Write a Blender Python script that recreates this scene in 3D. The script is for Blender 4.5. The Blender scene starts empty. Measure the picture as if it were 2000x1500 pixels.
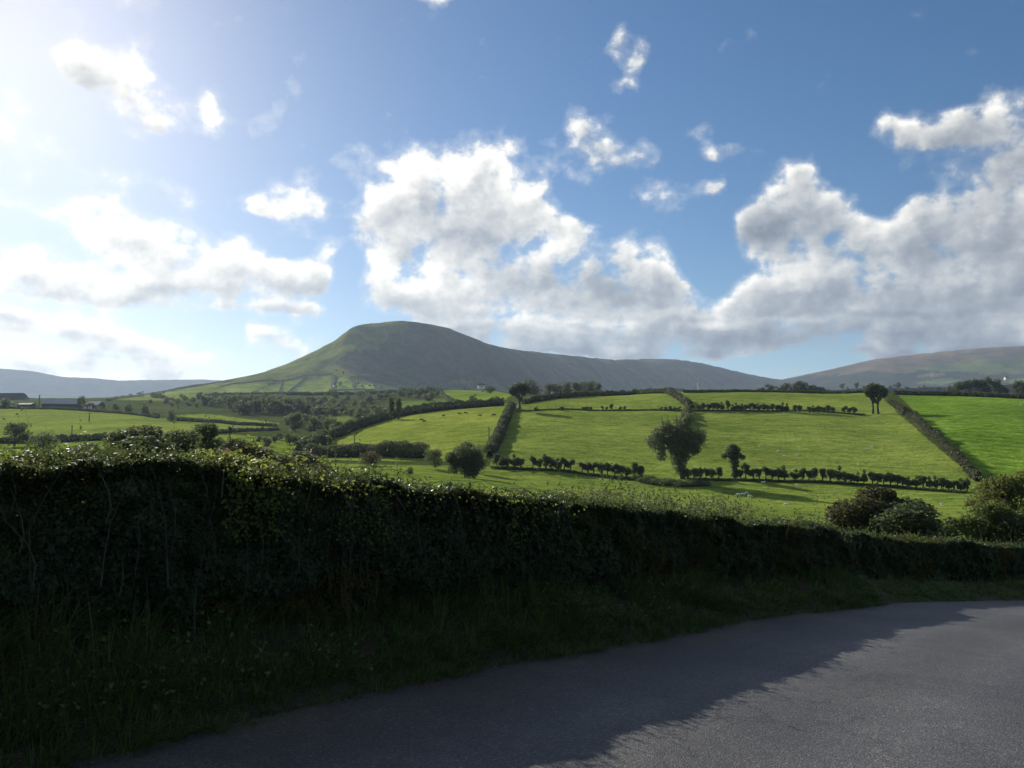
import bpy, math, random
import numpy as np
from mathutils import Vector
random.seed(7); rng = np.random.default_rng(7)
R = math.radians
scene = bpy.context.scene
COL = scene.collection

# ------------------------------------------------------------------ camera
F = 1503.0; PITCH = math.atan(120 / F); CAMZ = 1.6
cam_d = bpy.data.cameras.new('camera'); cam = bpy.data.objects.new('camera', cam_d); COL.objects.link(cam)
cam_d.sensor_width = 36.0; cam_d.lens = 36.0 * F / 2000.0
cam_d.clip_start = 0.05; cam_d.clip_end = 60000
cam.location = (0, 0, CAMZ); cam.rotation_euler = (R(90) + PITCH, 0, 0)
scene.camera = cam

def ray(px, py):
    cx, cy = (px - 1000) / F, (750 - py) / F
    return cx, math.cos(PITCH) - math.sin(PITCH) * cy, math.sin(PITCH) + math.cos(PITCH) * cy
def pt(px, py, Y):
    x, y, z = ray(px, py)
    return np.array((x / y * Y, Y, CAMZ + z / y * Y))
def proj(P):
    P = np.asarray(P, float); x, y, z = P[..., 0], P[..., 1], P[..., 2] - CAMZ
    d = np.cos(PITCH) * y + np.sin(PITCH) * z; up = -np.sin(PITCH) * y + np.cos(PITCH) * z
    d = np.where(np.abs(d) < 1e-6, 1e-6, d)
    return 1000 + F * x / d, 750 - F * up / d, d

# ------------------------------------------------------------------ sky, sun, exposure
SUN_AZ, SUN_EL = R(-34.6), R(26.4)
SUN_DIR = Vector((math.sin(SUN_AZ) * math.cos(SUN_EL), math.cos(SUN_AZ) * math.cos(SUN_EL), math.sin(SUN_EL)))
sun_d = bpy.data.lights.new('sun', 'SUN'); sun = bpy.data.objects.new('sun', sun_d); COL.objects.link(sun)
sun_d.energy = 4.3; sun_d.angle = R(0.5); sun_d.color = (1.0, 0.93, 0.82)
sun.rotation_euler = (-SUN_DIR).to_track_quat('-Z', 'Y').to_euler()
vs = scene.view_settings
vs.view_transform = 'Standard'; vs.look = 'None'; vs.gamma = 1.0; vs.use_curve_mapping = False
vs.exposure = 0.78
cy = scene.cycles
cy.use_denoising = True
try: cy.denoiser = 'OPENIMAGEDENOISE'
except Exception: pass
cy.max_bounces = 6; cy.diffuse_bounces = 3; cy.glossy_bounces = 2; cy.transmission_bounces = 4
cy.transparent_max_bounces = 6; cy.volume_bounces = 0; cy.sample_clamp_indirect = 4.0
cy.use_adaptive_sampling = True; cy.adaptive_threshold = 0.015
cy.use_fast_gi = False

world = bpy.data.worlds.new('World'); scene.world = world; world.use_nodes = True
SKY_STRENGTH = 0.053; CLOUD_NOISE, CLOUD_CUT, CLOUD_GAIN = 2.3, 0.51, 0.82
def build_world():
    nt = world.node_tree; N = nt.nodes; L = nt.links; N.clear()
    def nd(t, **k):
        n = N.new(t)
        for a, v in k.items(): setattr(n, a, v)
        return n
    def mth(op, a, b=None, c=None, clamp=False):
        n = nd('ShaderNodeMath', operation=op, use_clamp=clamp)
        for i, v in enumerate((a, b, c)):
            if v is None: continue
            if isinstance(v, (int, float)): n.inputs[i].default_value = v
            else: L.new(v, n.inputs[i])
        return n.outputs[0]
    def vm(op, a, b=None, c=None):
        n = nd('ShaderNodeVectorMath', operation=op)
        for i, v in enumerate((a, b, c)):
            if v is None: continue
            if isinstance(v, tuple): n.inputs[i].default_value = v
            else: L.new(v, n.inputs[i])
        return n
    def mrange(v, a, b, c=0.0, d=1.0, smooth=True):
        n = nd('ShaderNodeMapRange', interpolation_type='SMOOTHSTEP' if smooth else 'LINEAR')
        L.new(v, n.inputs[0])
        for i, q in zip((1, 2, 3, 4), (a, b, c, d)): n.inputs[i].default_value = q
        return n.outputs[0]
    def mixc(f, a, b):
        n = nd('ShaderNodeMix', data_type='RGBA')
        if isinstance(f, float): n.inputs[0].default_value = f
        else: L.new(f, n.inputs[0])
        for i, v in ((6, a), (7, b)):
            if isinstance(v, tuple): n.inputs[i].default_value = (*v, 1)
            else: L.new(v, n.inputs[i])
        return n.outputs[2]
    sky = nd('ShaderNodeTexSky', sky_type='NISHITA')
    sky.sun_disc = False; sky.sun_elevation = SUN_EL; sky.sun_rotation = SUN_AZ
    sky.air_density = 1.0; sky.dust_density = 0.46; sky.ozone_density = 3.0; sky.altitude = 100
    tc = nd('ShaderNodeTexCoord').outputs['Generated']
    D = vm('NORMALIZE', tc).outputs[0]
    sp = nd('ShaderNodeSeparateXYZ'); L.new(D, sp.inputs[0])
    az = mth('ARCTAN2', sp.outputs[0], sp.outputs[1]); el = mth('ARCSINE', sp.outputs[2])
    cb = nd('ShaderNodeCombineXYZ'); L.new(az, cb.inputs[0]); L.new(el, cb.inputs[1])
    # a slow warp so that the cloud masses are not ellipses
    wn = nd('ShaderNodeTexNoise'); L.new(D, wn.inputs['Vector']); wn.inputs['Scale'].default_value = 9; wn.inputs['Detail'].default_value = 3
    wv = vm('SUBTRACT', wn.outputs['Color'], (0.5, 0.5, 0.5)).outputs[0]
    A = vm('MULTIPLY_ADD', wv, (0.065, 0.05, 0.0), cb.outputs[0]).outputs[0]
    # cloud masses in azimuth / elevation (angles on the sky); (px, py, rx, ry, amount)
    C = [(205, 150, 120, 70, .95), (300, 225, 85, 45, .7), (415, 212, 50, 38, .5), (507, 240, 38, 32, .6), (10, 255, 70, 42, .7), (135,130,60,40,.6),
         (225, 15, 60, 28, .42), (270, 345, 90, 28, .5), (335, 375, 35, 35, .45), (820, 0, 80, 12, .4), (60,350,40,30,.35),
         (165, 400, 110, 38, .8), (270, 470, 150, 50, .8), (440, 505, 170, 60, .95), (330, 555, 160, 40, .7), (60, 530, 120, 60, .85), (560, 560, 110, 48, .7), (180, 560, 140, 40, .7), (620, 520, 50, 60, .5),
         (20, 625, 70, 34, .85), (130, 638, 70, 38, .9), (220, 655, 75, 36, .85), (300, 680, 60, 32, .8), (390, 705, 60, 24, .75), (100, 695, 120, 26, .7), (240, 712, 120, 20, .6), (515, 662, 60, 30, .9), (570, 690, 50, 26, .8), (560, 612, 120, 16, .35), (430, 605, 160, 14, .4),
         (580, 405, 90, 36, .6), (690, 465, 70, 34, .65), (500, 410, 40, 20, .35),
         (850, 400, 130, 80, 1.1), (945, 320, 55, 60, .95), (790, 365, 70, 48, .8), (960, 450, 120, 70, 1.1), (1040, 390, 60, 50, .6), (750, 420, 60, 60, .8), (900,360,60,60,.7),
         (1100, 520, 130, 58, 1.15), (1220, 545, 110, 48, 1.1), (1200, 500, 60, 45, .6), (800, 570, 130, 55, .85), (720, 560, 60, 40, .55), (880, 600, 110, 40, .7), (1000, 540, 90, 45, .6), (1300, 570, 90, 35, .8),
         (1180, 640, 260, 42, .85), (1010, 660, 120, 26, .6), (1350, 655, 220, 38, .8), (1080, 595, 90, 24, .5),
         (1215, 62, 36, 22, .45), (1250, 105, 24, 40, .5), (1208, 158, 32, 26, .42), (1210, 200, 16, 26, .25),
         (1150, 255, 52, 42, .68), (1200, 300, 50, 28, .5), (1270, 305, 36, 18, .26),
         (1425, 285, 60, 18, .38), (1300, 388, 56, 34, .45), (1385, 362, 36, 28, .5), (1340, 425, 40, 20, .34), (1110, 440, 60, 30, .4),
         (1520, 395, 75, 62, 1.0), (1590, 420, 80, 50, .95), (1490, 440, 60, 40, .8), (1660, 460, 90, 45, .9), (1780, 470, 120, 50, .95), (1560, 350, 36, 30, .7),
         (1880, 250, 105, 62, .95), (1980, 270, 90, 70, .95), (1770, 285, 70, 34, .62), (1960, 340, 110, 50, .8), (1900, 420, 140, 60, 1.0), (2010, 430, 90, 80, 1.0), (1800, 400, 60, 30, .55), (1730, 255, 30, 30, .4),
         (1600, 560, 220, 60, .95), (1850, 560, 240, 80, 1.05), (1480, 590, 150, 45, .85), (1560, 640, 260, 36, .8), (1800, 650, 300, 36, .85), (2100, 560, 160, 160, 1.0), (2050, 650, 160, 40, .8),
         (-150, 550, 160, 120, .85), (-180, 200, 130, 90, .6), (40, 718, 120, 18, .7), (180, 728, 90, 12, .55), (340, 735, 90, 12, .6), (1050, 685, 140, 20, .7), (1200, 690, 120, 16, .6), (1330, 695, 90, 16, .6), (1720, 690, 160, 18, .7), (1900, 680, 160, 22, .75), (880, 648, 70, 18, .7),
         (668, 520, 28, 60, -.8), (640, 450, 40, 22, -.5), (1010, 628, 60, 16, -.3), (665, 555, 32, 70, -.6), (1550, 485, 60, 34, .3), (810, 490, 60, 34, .45), (1395, 520, 55, 75, -.9), (1380, 430, 60, 30, -.6), (1060, 450, 40, 22, -.45), (560, 480, 60, 24, -.6), (470, 430, 90, 24, -.6), (370, 620, 120, 16, -.6), (70, 590, 120, 14, -.5), (40, 440, 60, 22, -.6), (1720, 400, 50, 34, -.7), (1500, 715, 150, 22, -.7), (640, 610, 40, 30, -.5), (1100, 590, 60, 16, -.3), (620, 700, 80, 16, -.3)]
    # these masses as a grid of angles, written as a short sum of products f(azimuth) * g(elevation): a few curve nodes instead of hundreds
    A0, A1, E0, E1 = R(-48), R(48), R(-2), R(46)
    ga = np.linspace(A0, A1, 385); ge = np.linspace(E0, E1, 241)
    Gm = np.zeros((385, 241)); Hm = np.zeros((385, 241))
    for (px, py, rx, ry, a) in C:
        x, y, z = ray(px, py); c_az = math.atan2(x, y); c_el = math.atan2(z, math.hypot(x, y))
        k = 1 + ((px - 1000) / F) ** 2; ky = k ** 0.5
        dx = (ga - c_az) / (rx / F / k * 0.92); dy = (ge - c_el) / (ry / F / ky * 0.92)
        a = a if a < 0 else a + (0.16 if a < 0.75 else -0.02) + (0.12 if py > 590 else 0)
        g = a * np.exp(-0.9 * (dx[:, None] ** 2 + dy[None] ** 2)); Gm += g; Hm += g * dy[None]
    Gm = 1.0 * np.tanh(np.maximum(Gm, -.2) / 1.0); Hm = Hm / np.maximum(Gm, 0.12); Hm = np.clip(Hm, -1.3, 1.3) * np.clip(Gm * 4, 0, 1)
    sa = nd('ShaderNodeSeparateXYZ'); L.new(A, sa.inputs[0])
    u = mrange(sa.outputs[0], A0, A1, smooth=False); v = mrange(sa.outputs[1], E0, E1, smooth=False)
    def curve3(src, cols):
        lo, hi = min(c.min() for c in cols), max(c.max() for c in cols)
        n = nd('ShaderNodeRGBCurve'); mp = n.mapping
        for c, cu in zip(cols, mp.curves):
            yv = (c - lo) / (hi - lo); m = len(c); idx = np.linspace(0, m - 1, 97).round().astype(int)
            cu.points[0].location = (0, float(yv[0])); cu.points[1].location = (1, float(yv[-1]))
            for i in idx[1:-1]: cu.points.new(i / (m - 1), float(yv[i]))
        mp.update()
        cbn = nd('ShaderNodeCombineXYZ')
        for i in range(3): L.new(src, cbn.inputs[i])
        L.new(cbn.outputs[0], n.inputs['Color'])
        return vm('MULTIPLY_ADD', n.outputs[0], (hi - lo,) * 3, (lo,) * 3).outputs[0]
    def lowrank(mat, groups):
        Us, S, Vt = np.linalg.svd(mat, full_matrices=False); tot = None
        for q in range(groups):
            cu = [Us[:, q * 3 + i] * S[q * 3 + i] ** .5 for i in range(3)]; cv = [Vt[q * 3 + i] * S[q * 3 + i] ** .5 for i in range(3)]
            d = vm('DOT_PRODUCT', curve3(u, cu), curve3(v, cv)).outputs['Value']
            tot = d if tot is None else mth('ADD', tot, d)
        return tot
    G = lowrank(Gm, 8); H = lowrank(Hm, 4)
    # the same kind of broken cloud goes on outside the frame
    lf = nd('ShaderNodeTexNoise'); L.new(D, lf.inputs['Vector']); lf.inputs['Scale'].default_value = 3.2; lf.inputs['Detail'].default_value = 2
    cov = mrange(lf.outputs[0], 0.44, 0.60, 0.0, 0.9)
    aa = mth('ABSOLUTE', az)
    outm = mth('MAXIMUM', mrange(aa, R(37), R(46)), mrange(el, R(32), R(40)))
    G = mth('ADD', mth('MULTIPLY', G, mth('SUBTRACT', 1.0, outm)), mth('MULTIPLY', cov, outm))
    # fractal detail, also sampled a little towards the sun for the lit relief
    Dn = vm('MULTIPLY', D, (1.0, 1.0, 1.2)).outputs[0]
    def nz(vec, scale, detail, rough, kind='FBM', dist=0.0):
        n = nd('ShaderNodeTexNoise', noise_type=kind, normalize=True) if kind == 'FBM' else nd('ShaderNodeTexNoise', noise_type=kind)
        L.new(vec, n.inputs['Vector']); n.inputs['Scale'].default_value = scale; n.inputs['Detail'].default_value = detail
        n.inputs['Roughness'].default_value = rough; n.inputs['Distortion'].default_value = dist
        return n.outputs[0]
    n0 = nz(Dn, 19.0, 8, 0.55)
    tos = vm('NORMALIZE', vm('SUBTRACT', (SUN_DIR.x, SUN_DIR.y, SUN_DIR.z * 1.2), Dn).outputs[0]).outputs[0]
    off = vm('MULTIPLY_ADD', tos, (0.012, 0.012, 0.017), Dn).outputs[0]
    n1 = nz(off, 19.0, 4, 0.55)
    dens = mth('ADD', mth('MULTIPLY_ADD', mth('SUBTRACT', n0, 0.5), CLOUD_NOISE, G), -CLOUD_CUT)
    alpha = mrange(dens, -0.10, 0.30)
    thick = mrange(mth('MULTIPLY_ADD', dens, 0.4, mth('MULTIPLY', mth('SUBTRACT', G, CLOUD_CUT), 0.9)), 0.0, 0.62, smooth=False)
    relief = mth('MULTIPLY', mth('SUBTRACT', n0, n1), 1.25)
    sunang = vm('DOT_PRODUCT', D, tuple(SUN_DIR)).outputs['Value']
    near = mrange(sunang, 0.74, 0.98)
    lit = mth('ADD', mth('MULTIPLY_ADD', thick, -0.40, 0.95), mth('MULTIPLY', H, 0.30))
    lit = mth('ADD', lit, relief)
    lit = mth('MULTIPLY_ADD', near, 0.26, lit)
    lit = mth('ADD', lit, mrange(sunang, 0.50, 0.88, -0.15, 0.0))       # less forward-scattered light far from the sun
    ramp = nd('ShaderNodeValToRGB'); L.new(lit, ramp.inputs[0])
    cr = ramp.color_ramp; cr.elements[0].position = 0.15; cr.elements[0].color = (0.150, 0.172, 0.205, 1)
    cr.elements[1].position = 1.0; cr.elements[1].color = (0.80, 0.78, 0.72, 1)
    e = cr.elements.new(0.45); e.color = (0.285, 0.308, 0.335, 1)
    e = cr.elements.new(0.72); e.color = (0.50, 0.505, 0.495, 1)
    cc = vm('SCALE', ramp.outputs[0]); cc.inputs['Scale'].default_value = CLOUD_GAIN / SKY_STRENGTH
    hs = nd('ShaderNodeHueSaturation'); L.new(sky.outputs[0], hs.inputs['Color']); hs.inputs['Saturation'].default_value = 1.25
    alpha = mth('MAXIMUM', alpha, mrange(dens, -0.28, 0.15, 0.0, 0.28))        # thin torn skirts
    mixed = mixc(mth('MULTIPLY', alpha, 0.96), hs.outputs[0], cc.outputs[0])
    bg = nd('ShaderNodeBackground'); L.new(mixed, bg.inputs[0]); bg.inputs[1].default_value = SKY_STRENGTH
    out = nd('ShaderNodeOutputWorld'); L.new(bg.outputs[0], out.inputs[0])
build_world()
world.cycles.sampling_method = 'MANUAL'; world.cycles.sample_map_resolution = 512

# ------------------------------------------------------------------ helpers
def _hash(ix, iy, iz):
    n = (ix * 374761393 + iy * 668265263 + iz * 1442695041) & 0xffffffff
    n = ((n ^ (n >> 13)) * 1274126177) & 0xffffffff
    return ((n ^ (n >> 16)) & 0xffff) / 65535.0
def vnoise(x, y, z=0.0):
    x, y, z = np.broadcast_arrays(np.asarray(x, float), np.asarray(y, float), np.asarray(z, float))
    fx, fy, fz = np.floor(x), np.floor(y), np.floor(z)
    ix, iy, iz = fx.astype(np.int64), fy.astype(np.int64), fz.astype(np.int64)
    tx, ty, tz = x - fx, y - fy, z - fz
    tx = tx * tx * (3 - 2 * tx); ty = ty * ty * (3 - 2 * ty); tz = tz * tz * (3 - 2 * tz)
    r = 0
    for a in (0, 1):
        for b in (0, 1):
            for c in (0, 1):
                w = (tx if a else 1 - tx) * (ty if b else 1 - ty) * (tz if c else 1 - tz)
                r = r + w * _hash(ix + a, iy + b, iz + c)
    return r
def fbm(x, y, z=0.0, o=4):
    s, a, t = 0, 1.0, 0
    for i in range(o):
        s = s + a * vnoise(np.asarray(x) * 2 ** i + 17 * i, np.asarray(y) * 2 ** i + 5 * i, np.asarray(z) * 2 ** i); t += a; a *= 0.5
    return s / t - 0.5

def mesh_np(name, V, Fc, smooth=False, col=None):
    V = np.asarray(V, np.float32); Fc = np.asarray(Fc, np.int32); k = Fc.shape[1]; m = len(Fc)
    me = bpy.data.meshes.new(name)
    me.vertices.add(len(V)); me.vertices.foreach_set('co', V.ravel())
    me.loops.add(m * k); me.loops.foreach_set('vertex_index', Fc.ravel())
    me.polygons.add(m); me.polygons.foreach_set('loop_start', np.arange(0, m * k, k, dtype=np.int32))
    me.polygons.foreach_set('loop_total', np.full(m, k, np.int32))
    if smooth: me.polygons.foreach_set('use_smooth', np.ones(m, bool))
    me.update(calc_edges=True)
    if col is not None:
        at = me.attributes.new('col', 'FLOAT_COLOR', 'POINT')
        c4 = np.ones((len(V), 4), np.float32); c4[:, :3] = col; at.data.foreach_set('color', c4.ravel())
    return me
class MB:
    def __init__(s): s.v = []; s.f = []
    def add(s, V, Fs):
        b = len(s.v); s.v += [tuple(p) for p in V]; s.f += [tuple(b + i for i in f) for f in Fs]
    def tube(s, pts, rad, n=6, cap=True):
        pts = [Vector(p) for p in pts]; V = []; Fs = []
        for i, p in enumerate(pts):
            d = (pts[min(i + 1, len(pts) - 1)] - pts[max(i - 1, 0)]); d = d.normalized() if d.length > 1e-9 else Vector((0, 0, 1))
            u = d.orthogonal().normalized(); w = d.cross(u)
            for k in range(n):
                a = 2 * math.pi * k / n; V.append(p + (u * math.cos(a) + w * math.sin(a)) * rad[i])
        for i in range(len(pts) - 1):
            for k in range(n):
                Fs.append((i * n + k, i * n + (k + 1) % n, (i + 1) * n + (k + 1) % n, (i + 1) * n + k))
        if cap: Fs.append(tuple(reversed(range(n)))); Fs.append(tuple((len(pts) - 1) * n + k for k in range(n)))
        s.add(V, Fs)
    def box(s, x0, x1, y0, y1, z0, z1):
        s.add([(x, y, z) for x in (x0, x1) for y in (y0, y1) for z in (z0, z1)],
              [(0, 1, 3, 2), (4, 6, 7, 5), (0, 4, 5, 1), (2, 3, 7, 6), (0, 2, 6, 4), (1, 5, 7, 3)])
    def ell(s, c, r, nu=10, nv=7):
        V = []; Fs = []
        for j in range(nv + 1):
            t = math.pi * j / nv
            for i in range(nu):
                a = 2 * math.pi * i / nu
                V.append((c[0] + r[0] * math.sin(t) * math.cos(a), c[1] + r[1] * math.sin(t) * math.sin(a), c[2] + r[2] * math.cos(t)))
        for j in range(nv):
            for i in range(nu): Fs.append((j * nu + i, (j + 1) * nu + i, (j + 1) * nu + (i + 1) % nu, j * nu + (i + 1) % nu))
        s.add(V, Fs)
    def mesh(s, name, smooth=False):
        me = bpy.data.meshes.new(name); me.from_pydata(s.v, [], s.f); me.update()
        if smooth: me.polygons.foreach_set('use_smooth', np.ones(len(me.polygons), bool))
        return me
def obj(name, me, mat=None, parent=None, loc=None, rot=None, scale=None):
    o = bpy.data.objects.new(name, me); COL.objects.link(o)
    if mat is not None and me is not None and len(me.materials) == 0: me.materials.append(mat)
    if parent: o.parent = parent
    if loc is not None: o.location = tuple(float(v) for v in loc)
    if rot is not None: o.rotation_euler = rot
    if scale is not None: o.scale = scale
    return o
def tag(o, label, cat=None, group=None, kind=None):
    o['label'] = label
    if cat: o['category'] = cat
    if group: o['group'] = group
    if kind: o['kind'] = kind
    return o
ORD = ('first second third fourth fifth sixth seventh eighth ninth tenth eleventh twelfth thirteenth fourteenth fifteenth sixteenth seventeenth '
       'eighteenth nineteenth twentieth').split()
ORD += ['twenty-' + w for w in ORD[:9]] + ['thirtieth'] + ['thirty-' + w for w in ORD[:9]] + ['fortieth'] + ['forty-' + w for w in ORD[:9]] + ['fiftieth'] + ['fifty-' + w for w in ORD[:9]]

# ------------------------------------------------------------------ materials
def new_mat(name):
    m = bpy.data.materials.new(name); m.use_nodes = True; nt = m.node_tree; nt.nodes.clear()
    out = nt.nodes.new('ShaderNodeOutputMaterial')
    return m, nt, out
def noise_node(nt, vec, scale, detail=4, rough=0.55):
    n = nt.nodes.new('ShaderNodeTexNoise'); n.inputs['Scale'].default_value = scale; n.inputs['Detail'].default_value = detail; n.inputs['Roughness'].default_value = rough
    if vec is not None: nt.links.new(vec, n.inputs['Vector'])
    return n.outputs[0]
def ramp_node(nt, fac, stops):
    r = nt.nodes.new('ShaderNodeValToRGB'); cr = r.color_ramp
    while len(cr.elements) < len(stops): cr.elements.new(0.5)
    for e, (p, c) in zip(cr.elements, stops): e.position = p; e.color = (*c, 1) if len(c) == 3 else c
    nt.links.new(fac, r.inputs[0]); return r.outputs[0]
def mixn(nt, f, a, b, blend='MIX'):
    n = nt.nodes.new('ShaderNodeMix'); n.data_type = 'RGBA'; n.blend_type = blend
    for i, v in ((0, f), (6, a), (7, b)):
        if isinstance(v, (int, float)): n.inputs[i].default_value = v
        elif isinstance(v, tuple): n.inputs[i].default_value = (*v, 1)
        else: nt.links.new(v, n.inputs[i])
    return n.outputs[2]
def leaf_mat(name, c1, c2, trans=0.35, tcol=None, gloss=0.04, rough=0.6):
    m, nt, out = new_mat(name); L = nt.links
    g = nt.nodes.new('ShaderNodeNewGeometry')
    oi = nt.nodes.new('ShaderNodeObjectInfo')
    c = ramp_node(nt, g.outputs['Random Per Island'], [(0.0, c1), (1.0, c2)])
    hv = nt.nodes.new('ShaderNodeHueSaturation'); L.new(c, hv.inputs['Color'])
    mr = nt.nodes.new('ShaderNodeMapRange'); L.new(oi.outputs['Random'], mr.inputs[0]); mr.inputs[3].default_value = 0.8; mr.inputs[4].default_value = 1.2
    L.new(mr.outputs[0], hv.inputs['Value']); c = hv.outputs[0]
    p = nt.nodes.new('ShaderNodeBsdfPrincipled'); L.new(c, p.inputs['Base Color']); p.inputs['Roughness'].default_value = rough
    p.inputs['Specular IOR Level'].default_value = gloss * 4
    t = nt.nodes.new('ShaderNodeBsdfTranslucent')
    tc = tcol or tuple(min(1, v * 1.5) for v in c2)
    L.new(mixn(nt, 0.6, c, tc), t.inputs[0])
    mx = nt.nodes.new('ShaderNodeMixShader'); mx.inputs[0].default_value = trans
    L.new(p.outputs[0], mx.inputs[1]); L.new(t.outputs[0], mx.inputs[2]); L.new(mx.outputs[0], out.inputs[0])
    return m
def plain_mat(name, c1, c2=None, scale=8, rough=0.8, bump=0.3, spec=0.3, metallic=0.0, coord='Object'):
    m, nt, out = new_mat(name); L = nt.links
    tc = nt.nodes.new('ShaderNodeTexCoord').outputs[coord]
    n = noise_node(nt, tc, scale, 6)
    c = ramp_node(nt, n, [(0.3, c1), (0.7, c2 or tuple(v * 1.4 for v in c1))])
    p = nt.nodes.new('ShaderNodeBsdfPrincipled'); L.new(c, p.inputs['Base Color']); p.inputs['Roughness'].default_value = rough
    p.inputs['Specular IOR Level'].default_value = spec; p.inputs['Metallic'].default_value = metallic
    b = nt.nodes.new('ShaderNodeBump'); b.inputs['Strength'].default_value = bump; L.new(n, b.inputs['Height']); L.new(b.outputs[0], p.inputs['Normal'])
    L.new(p.outputs[0], out.inputs[0]); return m
def ground_mat(name, s1, s2, s3, bump=0.6, sheen=0.0, contrast=1.0):
    m, nt, out = new_mat(name); L = nt.links
    at = nt.nodes.new('ShaderNodeAttribute'); at.attribute_name = 'col'
    tc = nt.nodes.new('ShaderNodeTexCoord').outputs['Object']
    mp = nt.nodes.new('ShaderNodeMapping'); mp.inputs['Scale'].default_value = (0.55, 1.0, 1.0); mp.inputs['Rotation'].default_value = (0, 0, 0.35); L.new(tc, mp.inputs[0])
    a = noise_node(nt, tc, s1, 3); b = noise_node(nt, mp.outputs[0], s2, 5, 0.65); d = noise_node(nt, tc, s3, 4, 0.7)
    k = contrast
    va = ramp_node(nt, a, [(0.3, (1 - .22 * k, 1 - .16 * k, 1 - .25 * k)), (0.7, (1 + .15 * k, 1 + .12 * k, 1 + .05 * k))])
    vb = ramp_node(nt, b, [(0.32, (1 - .32 * k, 1 - .25 * k, 1 - .3 * k)), (0.68, (1 + .22 * k, 1 + .18 * k, 1 + .15 * k))])
    vd = ramp_node(nt, d, [(0.3, (1 - .3 * k, 1 - .24 * k, 1 - .3 * k)), (0.7, (1 + .25 * k, 1 + .2 * k, 1 + .2 * k))])
    c = mixn(nt, 1.0, at.outputs[0], va, 'MULTIPLY'); c = mixn(nt, 1.0, c, vb, 'MULTIPLY'); c = mixn(nt, 1.0, c, vd, 'MULTIPLY')
    p = nt.nodes.new('ShaderNodeBsdfPrincipled'); L.new(c, p.inputs['Base Color']); p.inputs['Roughness'].default_value = 1.0; p.inputs['Specular IOR Level'].default_value = 0.0
    if sheen:
        p.inputs['Sheen Weight'].default_value = sheen; p.inputs['Sheen Roughness'].default_value = 0.5; L.new(c, p.inputs['Sheen Tint'])
    bp = nt.nodes.new('ShaderNodeBump'); bp.inputs['Strength'].default_value = bump; bp.inputs['Distance'].default_value = 1.0
    ht = nt.nodes.new('ShaderNodeMath'); ht.operation = 'MULTIPLY_ADD'; L.new(b, ht.inputs[0]); ht.inputs[1].default_value = 1.4; L.new(d, ht.inputs[2])
    L.new(ht.outputs[0], bp.inputs['Height']); L.new(bp.outputs[0], p.inputs['Normal'])
    L.new(p.outputs[0], out.inputs[0]); return m
M = {}
M['ground'] = ground_mat('pasture', 0.02, 0.25, 0.8, 0.8, sheen=0.35, contrast=1.35)
M['moor'] = ground_mat('moorland', 0.004, 0.016, 0.06, 0.8, contrast=1.3)
M['bark'] = plain_mat('bark', (0.035, 0.028, 0.022), (0.09, 0.075, 0.06), 14, 0.9, 0.6)
M['bark_pale'] = plain_mat('pale_bark', (0.09, 0.08, 0.065), (0.19, 0.17, 0.14), 14, 0.9, 0.5)
M['leaf_dark'] = leaf_mat('thorn_leaves', (0.034, 0.050, 0.022), (0.085, 0.108, 0.045), 0.4)
M['leaf_mid'] = leaf_mat('broad_leaves', (0.044, 0.062, 0.024), (0.105, 0.13, 0.050), 0.45)
M['leaf_green'] = leaf_mat('pale_green_leaves', (0.05, 0.07, 0.02), (0.11, 0.14, 0.04), 0.4)
M['leaf_ivy'] = leaf_mat('grey_green_leaves', (0.055, 0.072, 0.032), (0.13, 0.15, 0.07), 0.45)
M['leaf_brown'] = leaf_mat('bronze_leaves', (0.038, 0.042, 0.017), (0.085, 0.082, 0.030), 0.4)
M['leaf_yellow'] = leaf_mat('yellowing_leaves', (0.060, 0.080, 0.022), (0.135, 0.145, 0.036), 0.42)
M['twig_hedge'] = leaf_mat('twiggy_hedge_leaves', (0.034, 0.042, 0.020), (0.075, 0.082, 0.036), 0.3)

# ------------------------------------------------------------------ road line (edge of the tarmac below the hedge)
E_px = [(100, 1497, 4.15), (400, 1432, 5.05), (640, 1372, 5.85), (860, 1322, 6.85), (1050, 1287, 7.8), (1300, 1246, 9.6), (1450, 1213, 11.2), (1600, 1194, 13.2), (1760, 1177, 15.8), (2000, 1172, 20.2)]
E = [pt(*e) for e in E_px]
d0 = (E[1] - E[0]); d0 /= np.linalg.norm(d0[:2])
d0[2] = -0.10
E = [E[0] - d0 * q for q in (26, 16, 8, 4, 2)] + E
d1 = E[-1] - E[-2]; d1 /= np.linalg.norm(d1[:2])
E = E + [E[-1] + d1 * 6 + np.array((.6, -.5, 0)), E[-1] + d1 * 16 + np.array((2.5, -2.5, 0)), E[-1] + d1 * 32 + np.array((8, -8, 0))]
E = np.array(E)
def smooth_curve(P, step=0.12, win=9):
    d = np.r_[0, np.cumsum(np.linalg.norm(np.diff(P[:, :2], axis=0), axis=1))]
    s = np.arange(0, d[-1], step); Q = np.stack([np.interp(s, d, P[:, i]) for i in range(3)], 1)
    k = np.hanning(win * 2 + 3)[1:-1]; k /= k.sum(); pad = len(k) // 2
    Qp = np.concatenate([Q[:1] + (Q[:1] - Q[1:pad + 1][::-1]), Q, Q[-1:] + (Q[-1:] - Q[-pad - 1:-1][::-1])])
    return s, np.stack([np.convolve(Qp[:, i], k, 'valid') for i in range(3)], 1)
ES, EC = smooth_curve(E, 0.12, 13)
T = np.gradient(EC[:, :2], axis=0); T /= np.linalg.norm(T, axis=1)[:, None]
NR = np.stack([T[:, 1], -T[:, 0]], 1)                # towards the road (camera side)
EPX, EPY, EDP = proj(EC)
EPX = np.where(EDP < 0.5, -9000, EPX)
def edge_at(s):
    f = lambda a: np.interp(s, ES, a)
    return np.stack([f(EC[:, 0]), f(EC[:, 1]), f(EC[:, 2])], -1), np.stack([f(NR[:, 0]), f(NR[:, 1])], -1)
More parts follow.
